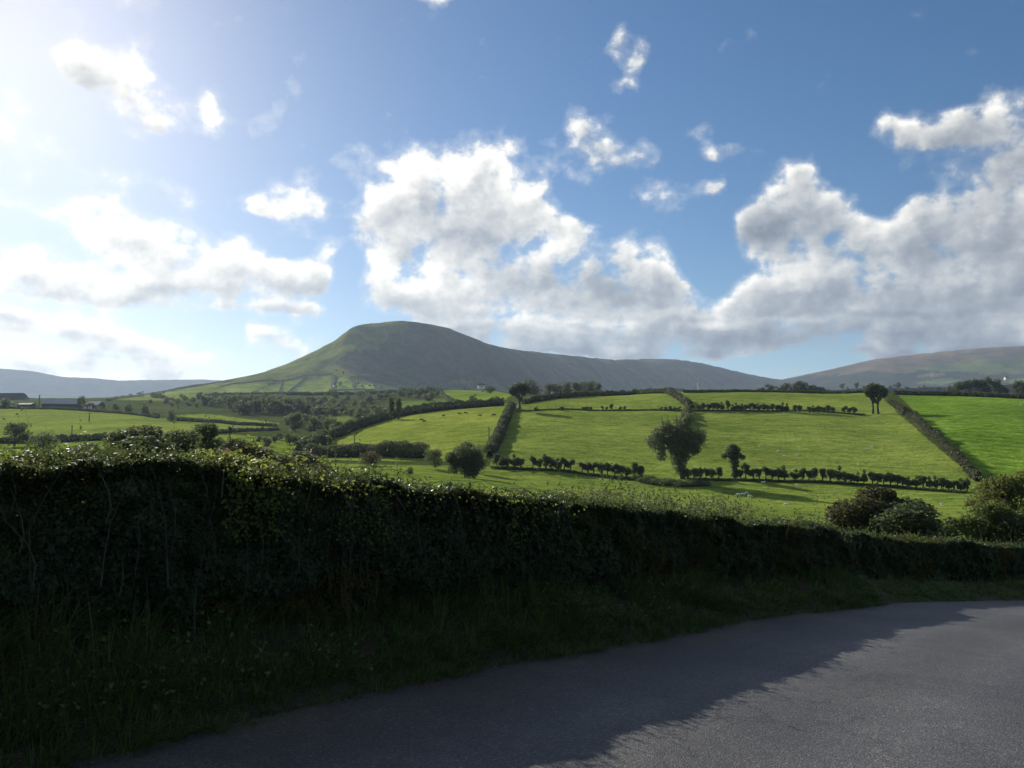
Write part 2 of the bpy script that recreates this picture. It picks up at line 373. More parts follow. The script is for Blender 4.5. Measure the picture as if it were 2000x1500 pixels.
def s_of_px(px):
    ok = EPX > -8000
    return float(np.interp(px, EPX[ok], ES[ok]))

# ------------------------------------------------------------------ ground heights
CT = []      # (px, py, Y): points of the land as seen from the road
CT += [(950, 938, 150), (1100, 965, 125), (1300, 990, 112), (1500, 1013, 105), (1650, 1028, 100), (1850, 1012, 100), (2050, 1000, 105),
       (960, 912, 200), (1100, 921, 195), (1250, 936, 190), (1330, 938, 190), (1440, 936, 195), (1600, 940, 195), (1750, 950, 190), (1890, 960, 182), (2060, 960, 180),
       (960, 925, 192), (1100, 935, 187), (1250, 951, 181), (1340, 953, 180), (1440, 951, 185), (1600, 956, 185), (1750, 966, 180), (1880, 974, 173),
       (1000, 1062, 60), (1400, 1105, 60), (1800, 1122, 58), (2150, 1130, 58), (600, 1010, 60), (200, 968, 60), (-200, 960, 60), (-600, 950, 60), (2600, 1130, 60),
       (1010, 803, 330), (1150, 801, 340), (1330, 801, 345), (1500, 803, 350), (1690, 809, 360), (1150, 860, 250), (1500, 868, 258), (1750, 880, 255), (1850, 905, 225), (1300, 830, 295), (1600, 830, 305),
       (1090, 773, 430), (1300, 768, 430), (1480, 767, 450), (1690, 768, 450), (1780, 772, 440), (2000, 778, 410), (1900, 850, 275), (2000, 905, 225), (2100, 900, 220), (2300, 850, 280), (2300, 780, 420), (1600, 785, 400), (1200, 785, 385),
       (590, 886, 262), (700, 882, 248), (820, 882, 238), (950, 850, 262), (880, 830, 300), (700, 836, 335), (800, 809, 385), (900, 799, 400), (985, 792, 390), (800, 930, 150), (680, 925, 160), (780, 850, 280),
       (130, 861, 300), (300, 851, 310), (0, 866, 300), (-300, 866, 300), (0, 796, 620), (200, 804, 600), (400, 824, 515), (540, 834, 480), (200, 830, 420), (-300, 796, 620), (450, 850, 330),
       (500, 803, 650), (650, 795, 700), (750, 803, 600), (600, 843, 430), (700, 833, 450), (300, 892, 200), (60, 885, 210), (450, 885, 200), (550, 868, 300), (-300, 890, 200),
       (650, 768, 1100), (850, 763, 900), (930, 778, 640), (250, 776, 1150), (450, 768, 1150), (0, 785, 1000), (-300, 785, 1000), (780, 765, 1000), (950, 764, 900), (1050, 770, 620),
       (1100, 782, 620), (1300, 782, 640), (1500, 782, 700), (1750, 782, 700), (2000, 786, 680), (2300, 790, 680)]
for px in (-600, -300, 0, 300, 600, 900, 1200, 1500, 1800, 2100, 2600):
    CT += [(px, 776, 1500), (px, 788, 2000), (px, 812, 3000), (px, 840, 6000), (px, 852, 13000)]
CP = [pt(*c) for c in CT]
for i in range(0, len(ES), 30):
    for t, dz in ((-4.5, -0.9), (4.0, -1.2), (9.0, -0.6)):
        CP.append(np.array((*(EC[i, :2] + NR[i] * t), EC[i, 2] + dz)))
for a in (100, 130, 160, 190, 220, 250):
    for r, z in ((60, 4), (250, 22), (1000, 70), (4000, 120), (13000, 150)):
        CP.append(np.array((r * math.sin(R(a)), r * math.cos(R(a)), z)))
CP = np.array(CP)
def warp(x, y):
    r = np.hypot(x, y); k = np.log1p(r / 15.0) / np.maximum(r, 1e-6)
    return np.stack([x * k, y * k], -1)
WP = warp(CP[:, 0], CP[:, 1])
# heights are interpolated as slope-from-eye so that near and far points weigh alike
cr_ = np.hypot(CP[:, 0], CP[:, 1]); cz_ = (CP[:, 2] - CAMZ) / (cr_ + 8.0)
def phi(d2): return 0.5 * d2 * np.log(d2 + 1e-9)
n_ = len(WP); Am = np.zeros((n_ + 3, n_ + 3))
Am[:n_, :n_] = phi(((WP[:, None] - WP[None]) ** 2).sum(-1)) + np.eye(n_) * 2e-3
Am[:n_, n_] = 1; Am[:n_, n_ + 1:] = WP; Am[n_:, :n_] = Am[:n_, n_:].T
WT = np.linalg.solve(Am, np.r_[cz_, 0, 0, 0])
def gz(x, y):
    x = np.atleast_1d(np.asarray(x, float)); y = np.atleast_1d(np.asarray(y, float)); o = np.zeros(len(x))
    for i in range(0, len(x), 20000):
        w = warp(x[i:i + 20000], y[i:i + 20000])
        v = phi(((w[:, None] - WP[None]) ** 2).sum(-1)) @ WT[:n_] + WT[n_] + w @ WT[n_ + 1:]
        r = np.hypot(x[i:i + 20000], y[i:i + 20000]); o[i:i + 20000] = v * (r + 8.0) + CAMZ
    r = np.hypot(x, y)
    amp = np.clip((r - 60) / 200, 0, 1)
    return o + amp * (fbm(x / 45, y / 45, 0, 3) * 1.6 + fbm(x / 9, y / 9, 3, 2) * 0.35)

# ------------------------------------------------------------------ hills
def ridge_height(x, y, RG, zf):
    out = np.full(len(x), -1e9)
    for i in range(0, len(x), 20000):
        dx = x[i:i + 20000, None] - RG[None, :, 0]; dy = y[i:i + 20000, None] - RG[None, :, 1]
        d = np.hypot(dx, dy)
        h = zf + (RG[None, :, 2] - zf) / (1 + (d / RG[None, :, 3]) ** RG[None, :, 4])
        out[i:i + 20000] = h.max(1)
    return out
class Hill:
    def __init__(s, ridge, zf, px0, px1, y0, y1, nu, nr, noise):
        s.zf = zf; s.noise = noise
        P = np.array([(*pt(a, b, c), d, e) for a, b, c, d, e in ridge])
        t = np.r_[0, np.cumsum(np.hypot(*np.diff(P[:, :2], axis=0).T))]; q = np.linspace(0, t[-1], 220)
        s.RG = np.stack([np.interp(q, t, P[:, i]) for i in range(5)], 1)
        s.sky_px = np.array([r[0] for r in ridge]); s.sky_py = np.array([r[1] for r in ridge])
        us = np.linspace((px0 - 1000) / F, (px1 - 1000) / F, nu); ys = np.exp(np.linspace(math.log(y0), math.log(y1), nr))
        s.us, s.ys = us, ys
        U, Y = np.meshgrid(us, ys, indexing='ij'); X = U * Y
        Z = s.raw(X.ravel(), Y.ravel()).reshape(X.shape)
        k = np.ones(nu)
        for it in range(3):
            v = ((Z - CAMZ) * k[:, None] / Y).max(1)
            px, py, _ = proj(np.stack([us, np.ones(nu), CAMZ + v], -1))
            want = np.array([ (lambda r: r[2] / r[1])(ray(a, np.interp(a, s.sky_px, s.sky_py))) for a in px])
            inside = (px >= s.sky_px[0]) & (px <= s.sky_px[-1])
            kk = np.where(inside, want / np.maximum(v, 1e-4), 1.0); k *= np.clip(kk, 0.5, 2.0)
        w = np.hanning(11)[1:-1]; w /= w.sum(); s.k = np.convolve(np.pad(k, 4, 'edge'), w, 'valid')
        s.X, s.Y, s.Z = X, Y, CAMZ + (Z - CAMZ) * s.k[:, None]
    def raw(s, x, y):
        z = ridge_height(x, y, s.RG, s.zf); a, l = s.noise
        m = np.clip((z - s.zf) / 200, 0.15, 1)
        n = fbm(x / l, y / l, 1.5, 4); g = np.abs(fbm(x / (l * .55) + 9, y / (l * 1.1), 4.5, 4))
        return z + m * a * (n * 1.1 - g * 1.3)
    def height(s, x, y):
        x = np.atleast_1d(x); y = np.atleast_1d(y)
        return CAMZ + (s.raw(x, y) - CAMZ) * np.interp(x / y, s.us, s.k, left=0.2, right=0.2)
    def build(s, name, colf, mat):
        nu, nr = s.X.shape; V = np.stack([s.X, s.Y, s.Z], -1).reshape(-1, 3)
        i = np.arange(nu * nr).reshape(nu, nr)
        Fc = np.stack([i[:-1, :-1], i[1:, :-1], i[1:, 1:], i[:-1, 1:]], -1).reshape(-1, 4)
        o = obj(name, mesh_np(name, V, Fc, True, colf(V)), mat); o['kind'] = 'structure'; return o
mtn = Hill([(60, 800, 1900, 240, 1.7), (200, 780, 1900, 250, 1.7), (300, 766, 1920, 270, 1.7), (420, 746, 1950, 290, 1.6), (500, 731, 2000, 300, 1.6), (560, 711, 2090, 300, 1.7), (620, 683, 2200, 300, 1.8), (655, 665, 2300, 290, 2.0), (675, 647, 2400, 280, 2.3), (700, 634, 2470, 300, 2.6), (745, 630, 2540, 300, 3.4), (782, 626, 2600, 290, 4.2), (830, 631, 2700, 290, 4.6), (870, 639, 2820, 290, 4.6), (910, 654, 2960, 300, 4.4), (950, 671, 3120, 310, 4.2), (1000, 682, 3340, 330, 4.0), (1100, 693, 3800, 370, 3.8), (1200, 703, 4250, 400, 3.6), (1250, 701, 4450, 420, 3.6), (1310, 701, 4650, 430, 3.6), (1360, 707, 4800, 440, 3.4), (1400, 716, 4900, 460, 3.2), (1450, 728, 4900, 520, 2.8), (1500, 738, 5000, 520, 2.6), (1560, 746, 5100, 500, 2.4), (1700, 775, 5200, 400, 2.0), (1800, 800, 5300, 300, 2)],
           60.0, -300, 1900, 1150, 6500, 600, 270, (46, 330))
right_hill = Hill([(1350, 790, 5200, 700, 2.0), (1480, 752, 5200, 800, 2.0), (1560, 734, 5200, 900, 2.0), (1620, 722, 5200, 950, 2.0), (1700, 703, 5200, 1000, 2.0), (1780, 693, 5200, 1050, 2.0), (1850, 686, 5200, 1100, 2.0), (1900, 681, 5200, 1150, 2.0), (1960, 677, 5200, 1150, 2.0), (2000, 676, 5200, 1150, 2.0), (2150, 672, 5200, 1150, 2.0), (2500, 690, 5000, 1100, 2), (2900, 720, 4800, 1100, 2)],
           120.0, 1300, 2600, 2100, 8500, 300, 150, (60, 600))
left_hill = Hill([(-900, 705, 6500, 800, 2.4), (-500, 700, 6500, 800, 2.4), (-200, 705, 6500, 800, 2.4), (0, 720, 6500, 800, 2.4), (60, 724, 6500, 800, 2.4), (120, 736, 6500, 800, 2.4), (180, 738, 6500, 800, 2.4), (225, 743, 6500, 800, 2.4), (300, 742, 6500, 800, 2.4), (400, 741, 6500, 800, 2.4), (480, 746, 6500, 800, 2.4), (700, 760, 6500, 800, 2.4)],
           100.0, -700, 650, 3500, 9500, 220, 110, (45, 700))
def surf(x, y):
    z = gz(x, y); f = y > 1150
    if f.any(): z[f] = np.maximum(z[f], mtn.height(x[f], y[f]))
    f = y > 2200
    if f.any(): z[f] = np.maximum(z[f], right_hill.height(x[f], y[f]))
    return z
HY = np.exp(np.linspace(math.log(40), math.log(6000), 900))
def hit(px, py):
    rx, ry, rz = ray(px, py); u, v = rx / ry, rz / ry
    z = surf(u * HY, HY); d = CAMZ + v * HY - z
    b = np.nonzero(d < 0)[0]
    if len(b) == 0: return pt(px, py, 900)
    i = max(b[0], 1); t = d[i - 1] / (d[i - 1] - d[i] + 1e-9); Y = HY[i - 1] + t * (HY[i] - HY[i - 1])
    return np.array((u * Y, Y, float(surf(np.array([u * Y]), np.array([Y]))[0])))
def on_ground(px, Y):
    u = (px - 1000) / F; y = Y; x = u * Y
    return np.array((x, y, float(surf(np.array([x]), np.array([y]))[0])))
def inpoly(px, py, poly):
    r = np.zeros(len(px), bool); n = len(poly); j = n - 1
    for i in range(n):
        xi, yi = poly[i]; xj, yj = poly[j]
        if yi != yj:
            c = ((yi > py) != (yj > py)) & (px < (xj - xi) * (py - yi) / (yj - yi) + xi); r ^= c
        j = i
    return r

# ------------------------------------------------------------------ ground sheet with its fields
PASTURE = (0.150, 0.185, 0.030); BRIGHT = (0.105, 0.200, 0.018); ROUGH = (0.060, 0.075, 0.026); WOOD = (0.030, 0.038, 0.020); OLIVE = (0.125, 0.150, 0.036); PALE = (0.17, 0.19, 0.05)
FIELDS = [  # outline in the photograph, distance range, colour
    ([(985, 793), (1350, 800), (1700, 806), (1745, 800), (1915, 945), (1890, 962), (1600, 940), (1250, 936), (955, 912), (975, 850)], (170, 420), (0.155, 0.195, 0.044)),
    ([(1005, 803), (1010, 790), (1100, 768), (1300, 762), (1700, 760), (1750, 800), (1690, 808), (1350, 801)], (300, 560), (0.162, 0.198, 0.044)),
    ([(1745, 760), (2300, 760), (2300, 960), (1915, 945)], (150, 560), (0.112, 0.182, 0.026)),
    ([(560, 895), (700, 835), (800, 806), (900, 795), (998, 788), (945, 900), (700, 900)], (190, 440), (0.185, 0.220, 0.044)),
    ([(640, 905), (960, 912), (1250, 936), (1600, 940), (1920, 960), (2300, 960), (2300, 1300), (0, 1300), (0, 1000), (700, 960)], (60, 205), (0.140, 0.182, 0.040)),
    ([(-600, 797), (0, 795), (190, 803), (330, 818), (540, 832), (545, 842), (430, 846), (280, 850), (120, 862), (-600, 868)], (290, 640), (0.170, 0.205, 0.046)),
    ([(-600, 870), (120, 866), (250, 855), (545, 846), (575, 862), (590, 895), (560, 930), (300, 960), (-600, 960)], (60, 340), (0.145, 0.190, 0.032)),
    ([(335, 812), (400, 808), (545, 826), (540, 831)], (430, 900), (0.17, 0.21, 0.034)),
    ([(855, 765), (920, 755), (1000, 770), (985, 782), (880, 788)], (400, 1200), (0.135, 0.185, 0.03)),
    ([(610, 815), (690, 813), (690, 828), (620, 830)], (300, 900), (0.12, 0.15, 0.04)),
    ([(770, 785), (870, 778), (880, 788), (790, 806)], (400, 1000), (0.095, 0.13, 0.035)),
    ([(200, 780), (330, 765), (460, 752), (460, 768), (330, 783)], (600, 2400), (0.14, 0.17, 0.04)),
]
def build_ground():
    th = np.r_[np.linspace(-180, -44, 46)[:-1], np.linspace(-44, 44, 760), np.linspace(44, 180, 46)[1:]]
    rr = np.r_[np.exp(np.linspace(math.log(2.5), math.log(60), 46))[:-1], np.exp(np.linspace(math.log(60), math.log(1200), 300))[:-1], np.exp(np.linspace(math.log(1200), math.log(22000), 40))]
    A_, R_ = np.meshgrid(np.radians(th), rr, indexing='ij'); x = (R_ * np.sin(A_)).ravel(); y = (R_ * np.cos(A_)).ravel()
    z = gz(x, y)
    V = np.stack([x, y, z], -1); px, py, dp = proj(V); Y = y
    col = np.tile(np.array(ROUGH), (len(V), 1)); col[(Y > 420) & (px < 900)] = (0.062, 0.080, 0.030)
    col[(np.hypot(x, y) > 700) & (px > 700)] = (0.055, 0.068, 0.026)
    wob = fbm(x / 6, y / 6, 2, 3) * 5
    for poly, (a, b), c in FIELDS:
        m = inpoly(px + wob, py + wob * .4, poly) & (Y > a) & (Y < b); col[m] = np.array(c) * 1.14
    m = inpoly(px, py, FIELDS[2][0]) & (Y > 150) & (Y < 560); col[m] *= (1 + .13 * np.sign(np.sin((x[m] * .80 + y[m] * .60) / 7.5 * 6.283)))[:, None]      # mown swaths
    # mottling that belongs to the sward
    col *= (1 + 0.28 * fbm(x / 38, y / 38, 8, 3))[:, None]
    nt_, nr_ = A_.shape; i = np.arange(nt_ * nr_).reshape(nt_, nr_)
    Fc = np.stack([i[:-1, :-1], i[1:, :-1], i[1:, 1:], i[:-1, 1:]], -1).reshape(-1, 4)[:, ::-1]
    o = obj('ground', mesh_np('ground', V, Fc, True, col), M['ground']); o['kind'] = 'structure'
    return o
ground = build_ground()
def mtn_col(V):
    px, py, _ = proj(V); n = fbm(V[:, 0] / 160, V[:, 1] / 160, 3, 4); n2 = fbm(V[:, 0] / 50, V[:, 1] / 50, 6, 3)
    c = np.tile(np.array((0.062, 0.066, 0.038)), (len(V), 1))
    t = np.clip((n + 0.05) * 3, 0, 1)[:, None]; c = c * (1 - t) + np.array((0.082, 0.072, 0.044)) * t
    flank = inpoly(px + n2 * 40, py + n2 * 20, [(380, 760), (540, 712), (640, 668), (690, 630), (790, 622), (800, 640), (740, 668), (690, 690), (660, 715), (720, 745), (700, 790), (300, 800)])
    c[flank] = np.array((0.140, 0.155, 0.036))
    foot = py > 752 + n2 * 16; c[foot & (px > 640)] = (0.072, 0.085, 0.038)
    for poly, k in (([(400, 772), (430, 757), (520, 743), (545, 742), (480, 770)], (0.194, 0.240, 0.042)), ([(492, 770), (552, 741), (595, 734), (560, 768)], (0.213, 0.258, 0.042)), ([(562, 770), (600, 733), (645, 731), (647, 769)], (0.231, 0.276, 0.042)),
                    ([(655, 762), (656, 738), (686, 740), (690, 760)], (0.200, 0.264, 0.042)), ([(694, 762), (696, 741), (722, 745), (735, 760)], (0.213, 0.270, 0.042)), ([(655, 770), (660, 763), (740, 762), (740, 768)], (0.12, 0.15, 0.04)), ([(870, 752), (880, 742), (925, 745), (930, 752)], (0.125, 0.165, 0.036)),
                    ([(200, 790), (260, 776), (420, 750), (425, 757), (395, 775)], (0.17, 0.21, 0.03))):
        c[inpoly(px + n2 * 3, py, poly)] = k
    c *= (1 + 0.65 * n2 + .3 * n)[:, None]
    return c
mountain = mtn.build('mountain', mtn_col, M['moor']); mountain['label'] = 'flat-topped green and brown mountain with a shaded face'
def rh_col(V):
    px, py, _ = proj(V); n = fbm(V[:, 0] / 420, V[:, 1] / 420, 3, 4); n2 = fbm(V[:, 0] / 110, V[:, 1] / 110, 6, 3)
    c = np.tile(np.array((0.135, 0.098, 0.066)), (len(V), 1))
    t = np.clip(n * 4 + .3, 0, 1)[:, None]; c = c * (1 - t) + np.array((0.070, 0.066, 0.050)) * t
    g = inpoly(px + n * 90, py + n2 * 20, [(1760, 722), (1880, 706), (2000, 694), (2300, 690), (2300, 740), (1800, 740)]); c[g] = (0.10, 0.125, 0.036)
    c[inpoly(px + n * 60, py + n2 * 16, [(1500, 742), (1700, 727), (1860, 726), (2000, 732), (2300, 730), (2300, 790), (1500, 790)])] = (0.032, 0.038, 0.024)
    for poly, k in (([(1790, 748), (1850, 738), (1880, 742), (1840, 752)], (0.11, 0.15, 0.04)), ([(1950, 745), (2000, 738), (2060, 742), (2000, 752)], (0.11, 0.15, 0.04)), ([(1780, 733), (1840, 728), (1850, 731), (1800, 737)], (0.16, 0.15, 0.11))):
        c[inpoly(px, py, poly)] = k
    return c * (1 + 0.45 * n2)[:, None]
hr = right_hill.build('moorland_hill', rh_col, M['moor']); hr['label'] = 'long brown moorland hill rising beyond the bright green field'
def lh_col(V):
    n = fbm(V[:, 0] / 300, V[:, 1] / 300, 3, 4)
    return np.array((0.055, 0.055, 0.038))[None] * (1 + 0.5 * n)[:, None]
hl = left_hill.build('distant_ridge', lh_col, M['moor']); hl['label'] = 'low distant violet-grey ridge beyond the farm'

# ------------------------------------------------------------------ haze
def build_haze():
    mb = MB(); mb.box(-26000, 26000, -23000, 26000, -40, 700)
    m, nt, out = new_mat('thin_haze')
    v = nt.nodes.new('ShaderNodeVolumePrincipled'); v.inputs['Color'].default_value = (0.60, 0.76, 1.0, 1); v.inputs['Density'].default_value = HAZE; v.inputs['Anisotropy'].default_value = 0.3
    nt.links.new(v.outputs[0], out.inputs['Volume'])
    o = obj('haze', mb.mesh('haze'), m); tag(o, 'thin bluish haze over the far hills', kind='stuff')
HAZE = 0.00006
build_haze()

# ------------------------------------------------------------------ road and verge
def asphalt():
    m, nt, out = new_mat('asphalt'); L = nt.links
    tc = nt.nodes.new('ShaderNodeTexCoord').outputs['Object']
    big = noise_node(nt, tc, 0.45, 4); mid = noise_node(nt, tc, 5.0, 5, 0.6); fine = noise_node(nt, tc, 95, 3, 0.7)
    vo = nt.nodes.new('ShaderNodeTexVoronoi'); vo.inputs['Scale'].default_value = 85; L.new(tc, vo.inputs['Vector'])
    sep = nt.nodes.new('ShaderNodeSeparateColor'); L.new(vo.outputs['Color'], sep.inputs[0])
    stone = ramp_node(nt, sep.outputs[0], [(0.0, (0.034, 0.035, 0.039)), (0.55, (0.054, 0.055, 0.060)), (0.9, (0.078, 0.078, 0.080)), (1.0, (0.14, 0.138, 0.132))])
    c = mixn(nt, 1.0, stone, ramp_node(nt, big, [(0.3, (0.68, 0.69, 0.72)), (0.7, (1.32, 1.28, 1.22))]), 'MULTIPLY')
    c = mixn(nt, 1.0, c, ramp_node(nt, mid, [(0.3, (0.86, 0.86, 0.87)), (0.7, (1.14, 1.13, 1.12))]), 'MULTIPLY')
    at = nt.nodes.new('ShaderNodeAttribute'); at.attribute_name = 'col'
    c = mixn(nt, 1.0, c, at.outputs[0], 'MULTIPLY')
    wv = nt.nodes.new('ShaderNodeVectorMath'); wv.operation = 'MULTIPLY_ADD'; wn = nt.nodes.new('ShaderNodeTexNoise'); wn.inputs['Scale'].default_value = 2.5; wn.inputs['Detail'].default_value = 4; L.new(tc, wn.inputs['Vector'])
    L.new(wn.outputs['Color'], wv.inputs[0]); wv.inputs[1].default_value = (.5, .5, 0); L.new(tc, wv.inputs[2])
    cv = nt.nodes.new('ShaderNodeTexVoronoi'); cv.feature = 'DISTANCE_TO_EDGE'; cv.inputs['Scale'].default_value = 0.55; L.new(wv.outputs[0], cv.inputs['Vector'])
    ck = nt.nodes.new('ShaderNodeMapRange'); L.new(cv.outputs['Distance'], ck.inputs[0]); ck.inputs[1].default_value = 0.0; ck.inputs[2].default_value = 0.012; ck.inputs[3].default_value = 0.0; ck.inputs[4].default_value = 1.0
    cm_ = ramp_node(nt, noise_node(nt, tc, 0.7, 3), [(0.50, (0, 0, 0)), (0.60, (1, 1, 1))])
    c = mixn(nt, cm_, c, mixn(nt, 1.0, c, ramp_node(nt, ck.outputs[0], [(0.0, (0.72, 0.72, 0.72)), (1.0, (1, 1, 1))]), 'MULTIPLY'))
    p = nt.nodes.new('ShaderNodeBsdfPrincipled'); L.new(c, p.inputs['Base Color']); p.inputs['Roughness'].default_value = 0.62; p.inputs['Specular IOR Level'].default_value = 0.35
    h = nt.nodes.new('ShaderNodeMath'); h.operation = 'MULTIPLY_ADD'; L.new(vo.outputs['Distance'], h.inputs[0]); h.inputs[1].default_value = -0.9; L.new(fine, h.inputs[2])
    b = nt.nodes.new('ShaderNodeBump'); b.inputs['Strength'].default_value = 0.75; b.inputs['Distance'].default_value = 0.006; L.new(h.outputs[0], b.inputs['Height'])
    L.new(b.outputs[0], p.inputs['Normal']); L.new(p.outputs[0], out.inputs[0]); return m
M['asphalt'] = asphalt()
def strip(name, ts, zf, mat, s0=0, s1=None, step=1, colf=None, smooth=True, kind='structure'):
    i0 = 0; idx = np.arange(0, len(ES), step); n = len(idx); m = len(ts)
    V = np.zeros((n, m, 3)); C_ = np.ones((n, m, 3))
    for j, t in enumerate(ts):
        V[:, j, :2] = EC[idx, :2] + NR[idx] * t; V[:, j, 2] = EC[idx, 2] + zf(ES[idx], t, V[:, j, 0], V[:, j, 1])
        if colf: C_[:, j] = colf(ES[idx], t, V[:, j])
    k = np.arange(n * m).reshape(n, m)
    Fc = np.stack([k[:-1, :-1], k[:-1, 1:], k[1:, 1:], k[1:, :-1]], -1).reshape(-1, 4)[:, ::-1]
    o = obj(name, mesh_np(name, V.reshape(-1, 3), Fc, smooth, C_.reshape(-1, 3)), mat); o['kind'] = kind; return o
def road_z(s, t, x, y): return 0.035 * np.sin(min(max(t, 0), 6.4) / 6.4 * math.pi) + fbm(x * .8, y * .8, 0, 2) * 0.012
def road_c(s, t, P):
    w = 1 + 0.26 * math.exp(-((t - 1.7) / .30) ** 2) + 0.26 * math.exp(-((t - 3.3) / .35) ** 2) - 0.16 * math.exp(-((t - 2.5) / .4) ** 2) - 0.18 * math.exp(-(t / .5) ** 2)
    n = fbm(P[:, 0] * 1.3, P[:, 1] * 1.3, 4, 4)
    tan = np.clip(n * 3 * math.exp(-(t / .6) ** 2), 0, .5)[:, None]
    return w * (1 - tan) * np.array((1, 1, 1.0)) + tan * np.array((1.5, 1.15, 0.8))
road = strip('road', np.r_[np.linspace(-0.12, 1, 12), np.linspace(1.2, 6.6, 24)], road_z, M['asphalt'], colf=road_c)
M['bank'] = plain_mat('verge_soil', (0.020, 0.020, 0.012), (0.045, 0.042, 0.022), 6, 0.95, 0.8)
def bank_h(t):       # t: metres outwards from the tarmac
    return np.interp(t, [-.05, 0.12, 0.5, 0.9, 1.5, 2.4, 3.2, 4.6, 6.5], [-.03, 0.05, 0.22, 0.42, 0.55, 0.45, 0.0, -1.1, -2.6])
HT = np.c_[EC[:, :2] - NR * 1.2, EC[:, 2] + 1.55]; HPX, _, HDP = proj(HT); HPX = np.where(HDP < .5, -9000, HPX)
def s_of_hpx(px):
    ok = HPX > -8000
    return float(np.interp(px, HPX[ok], ES[ok]))
S_STEP = s_of_hpx(1640)
def bank_hs(t, s): return (1 - .45 * np.clip((s - S_STEP + .6) / 1.6, 0, 1)) * bank_h(np.where(t > .9, np.maximum(.9, t - 0.5 * np.clip((s - S_STEP + .6) / 1.6, 0, 1)), t))
def verge_z(s, t, x, y): return bank_hs(np.full(len(s), -t), s) + fbm(x * 1.5, y * 1.5, 1, 3) * 0.16 * np.clip(-t * 2, 0, 1)
verge = strip('verge', -np.array([-.05, 0.06, .12, .3, .5, .7, .9, 1.2, 1.5, 1.9, 2.4, 2.8, 3.2, 3.9, 4.6, 5.5, 6.5, 7.7]), verge_z, M['bank'], step=2)
def verge2_z(s, t, x, y): return np.interp(t, [6.5, 6.7, 8, 10, 14], [-.03, .06, .4, .9, .4]) + fbm(x, y, 1, 3) * 0.1
strip('far_verge', np.array([6.5, 6.7, 7.2, 8, 9, 10, 14]), verge2_z, M['bank'], step=4)

# ------------------------------------------------------------------ leaf scatter
def leaf_cards(P, size, nrm=None, spread=1.0, aspect=0.62, fold=0.18):
    n = len(P); size = np.broadcast_to(np.asarray(size, float), (n,))
    a = rng.normal(size=(n, 3)); 
    if nrm is not None: a = nrm + a * spread
    a /= np.linalg.norm(a, axis=1)[:, None]
    b = np.cross(a, rng.normal(size=(n, 3))); b /= np.linalg.norm(b, axis=1)[:, None] + 1e-9
    c = np.cross(a, b); s = size[:, None]
    V = np.stack([P - b * s * .5, P + c * s * aspect * .5 + a * s * fold * .5, P + b * s * .5, P - c * s * aspect * .5 + a * s * fold * .5], 1).reshape(-1, 3)
    return V, np.arange(4 * n).reshape(n, 4)
def blades(P, hgt, lean, width, segs=3):
    """grass blades: curved tapering strips; lean = (n,2) horizontal reach of the tip"""
    n = len(P); V = []; t = np.linspace(0, 1, segs + 1)
    side = np.stack([-lean[:, 1], lean[:, 0]], 1); side /= np.linalg.norm(side, axis=1)[:, None] + 1e-9
    for q in t:
        c = P.copy(); c[:, :2] += lean * (q ** 1.8); c[:, 2] += hgt * (q - 0.42 * q ** 2.6 * np.clip(np.linalg.norm(lean, axis=1) / (hgt + 1e-6), 0, 1.3))
        w = (width * (1 - q) ** .7 + 0.0006)[:, None] * .5
        V += [c + np.c_[side * w, np.zeros(n)], c - np.c_[side * w, np.zeros(n)]]
    V = np.stack(V, 1); m = 2 * (segs + 1); b = np.arange(n)[:, None] * m
    Fc = np.concatenate([b + np.array([[2 * k, 2 * k + 1, 2 * k + 3, 2 * k + 2]]) for k in range(segs)])
    return V.reshape(-1, 3), Fc

# ------------------------------------------------------------------ the roadside hedges
TOPL = np.array([(-400, 896), (0, 894), (60, 896), (130, 892), (300, 891), (390, 898), (520, 908), (640, 925), (780, 947), (900, 957), (1000, 967), (1200, 987), (1400, 1008), (1560, 1022), (1635, 1034), (1640, 1042), (1800, 1052), (2000, 1067), (2300, 1085)])
M['hedge_leaf'] = leaf_mat('privet_leaves', (0.024, 0.042, 0.018), (0.075, 0.10, 0.040), 0.36, (0.16, 0.20, 0.05), gloss=0.035, rough=0.55)
M['bramble_leaf'] = leaf_mat('bramble_leaves', (0.042, 0.070, 0.016), (0.115, 0.155, 0.036), 0.5, (0.32, 0.36, 0.06), gloss=0.04, rough=0.5)
M['bramble_red'] = leaf_mat('reddened_bramble_leaves', (0.10, 0.03, 0.015), (0.16, 0.10, 0.03), 0.42, (0.3, 0.15, 0.04), gloss=0.1, rough=0.35)
M['ivy'] = leaf_mat('ivy_leaves', (0.016, 0.034, 0.016), (0.05, 0.08, 0.036), 0.25, (0.12, 0.17, 0.05), gloss=0.045, rough=0.45)
M['hawthorn'] = leaf_mat('hawthorn_leaves', (0.045, 0.052, 0.016), (0.12, 0.115, 0.036), 0.42, (0.22, 0.20, 0.05), gloss=0.03)
M['dead'] = leaf_mat('dead_stalks', (0.07, 0.052, 0.030), (0.19, 0.14, 0.08), 0.15)
M['grass'] = leaf_mat('long_grass', (0.045, 0.092, 0.022), (0.125, 0.18, 0.058), 0.38, (0.13, 0.2, 0.03), gloss=0.06)
M['core'] = plain_mat('hedge_dark_filler', (0.006, 0.007, 0.004), (0.014, 0.013, 0.009), 20, 1.0, 0.8, spec=0.05)  # near-black filler for the added light-blocking cores inside hedges
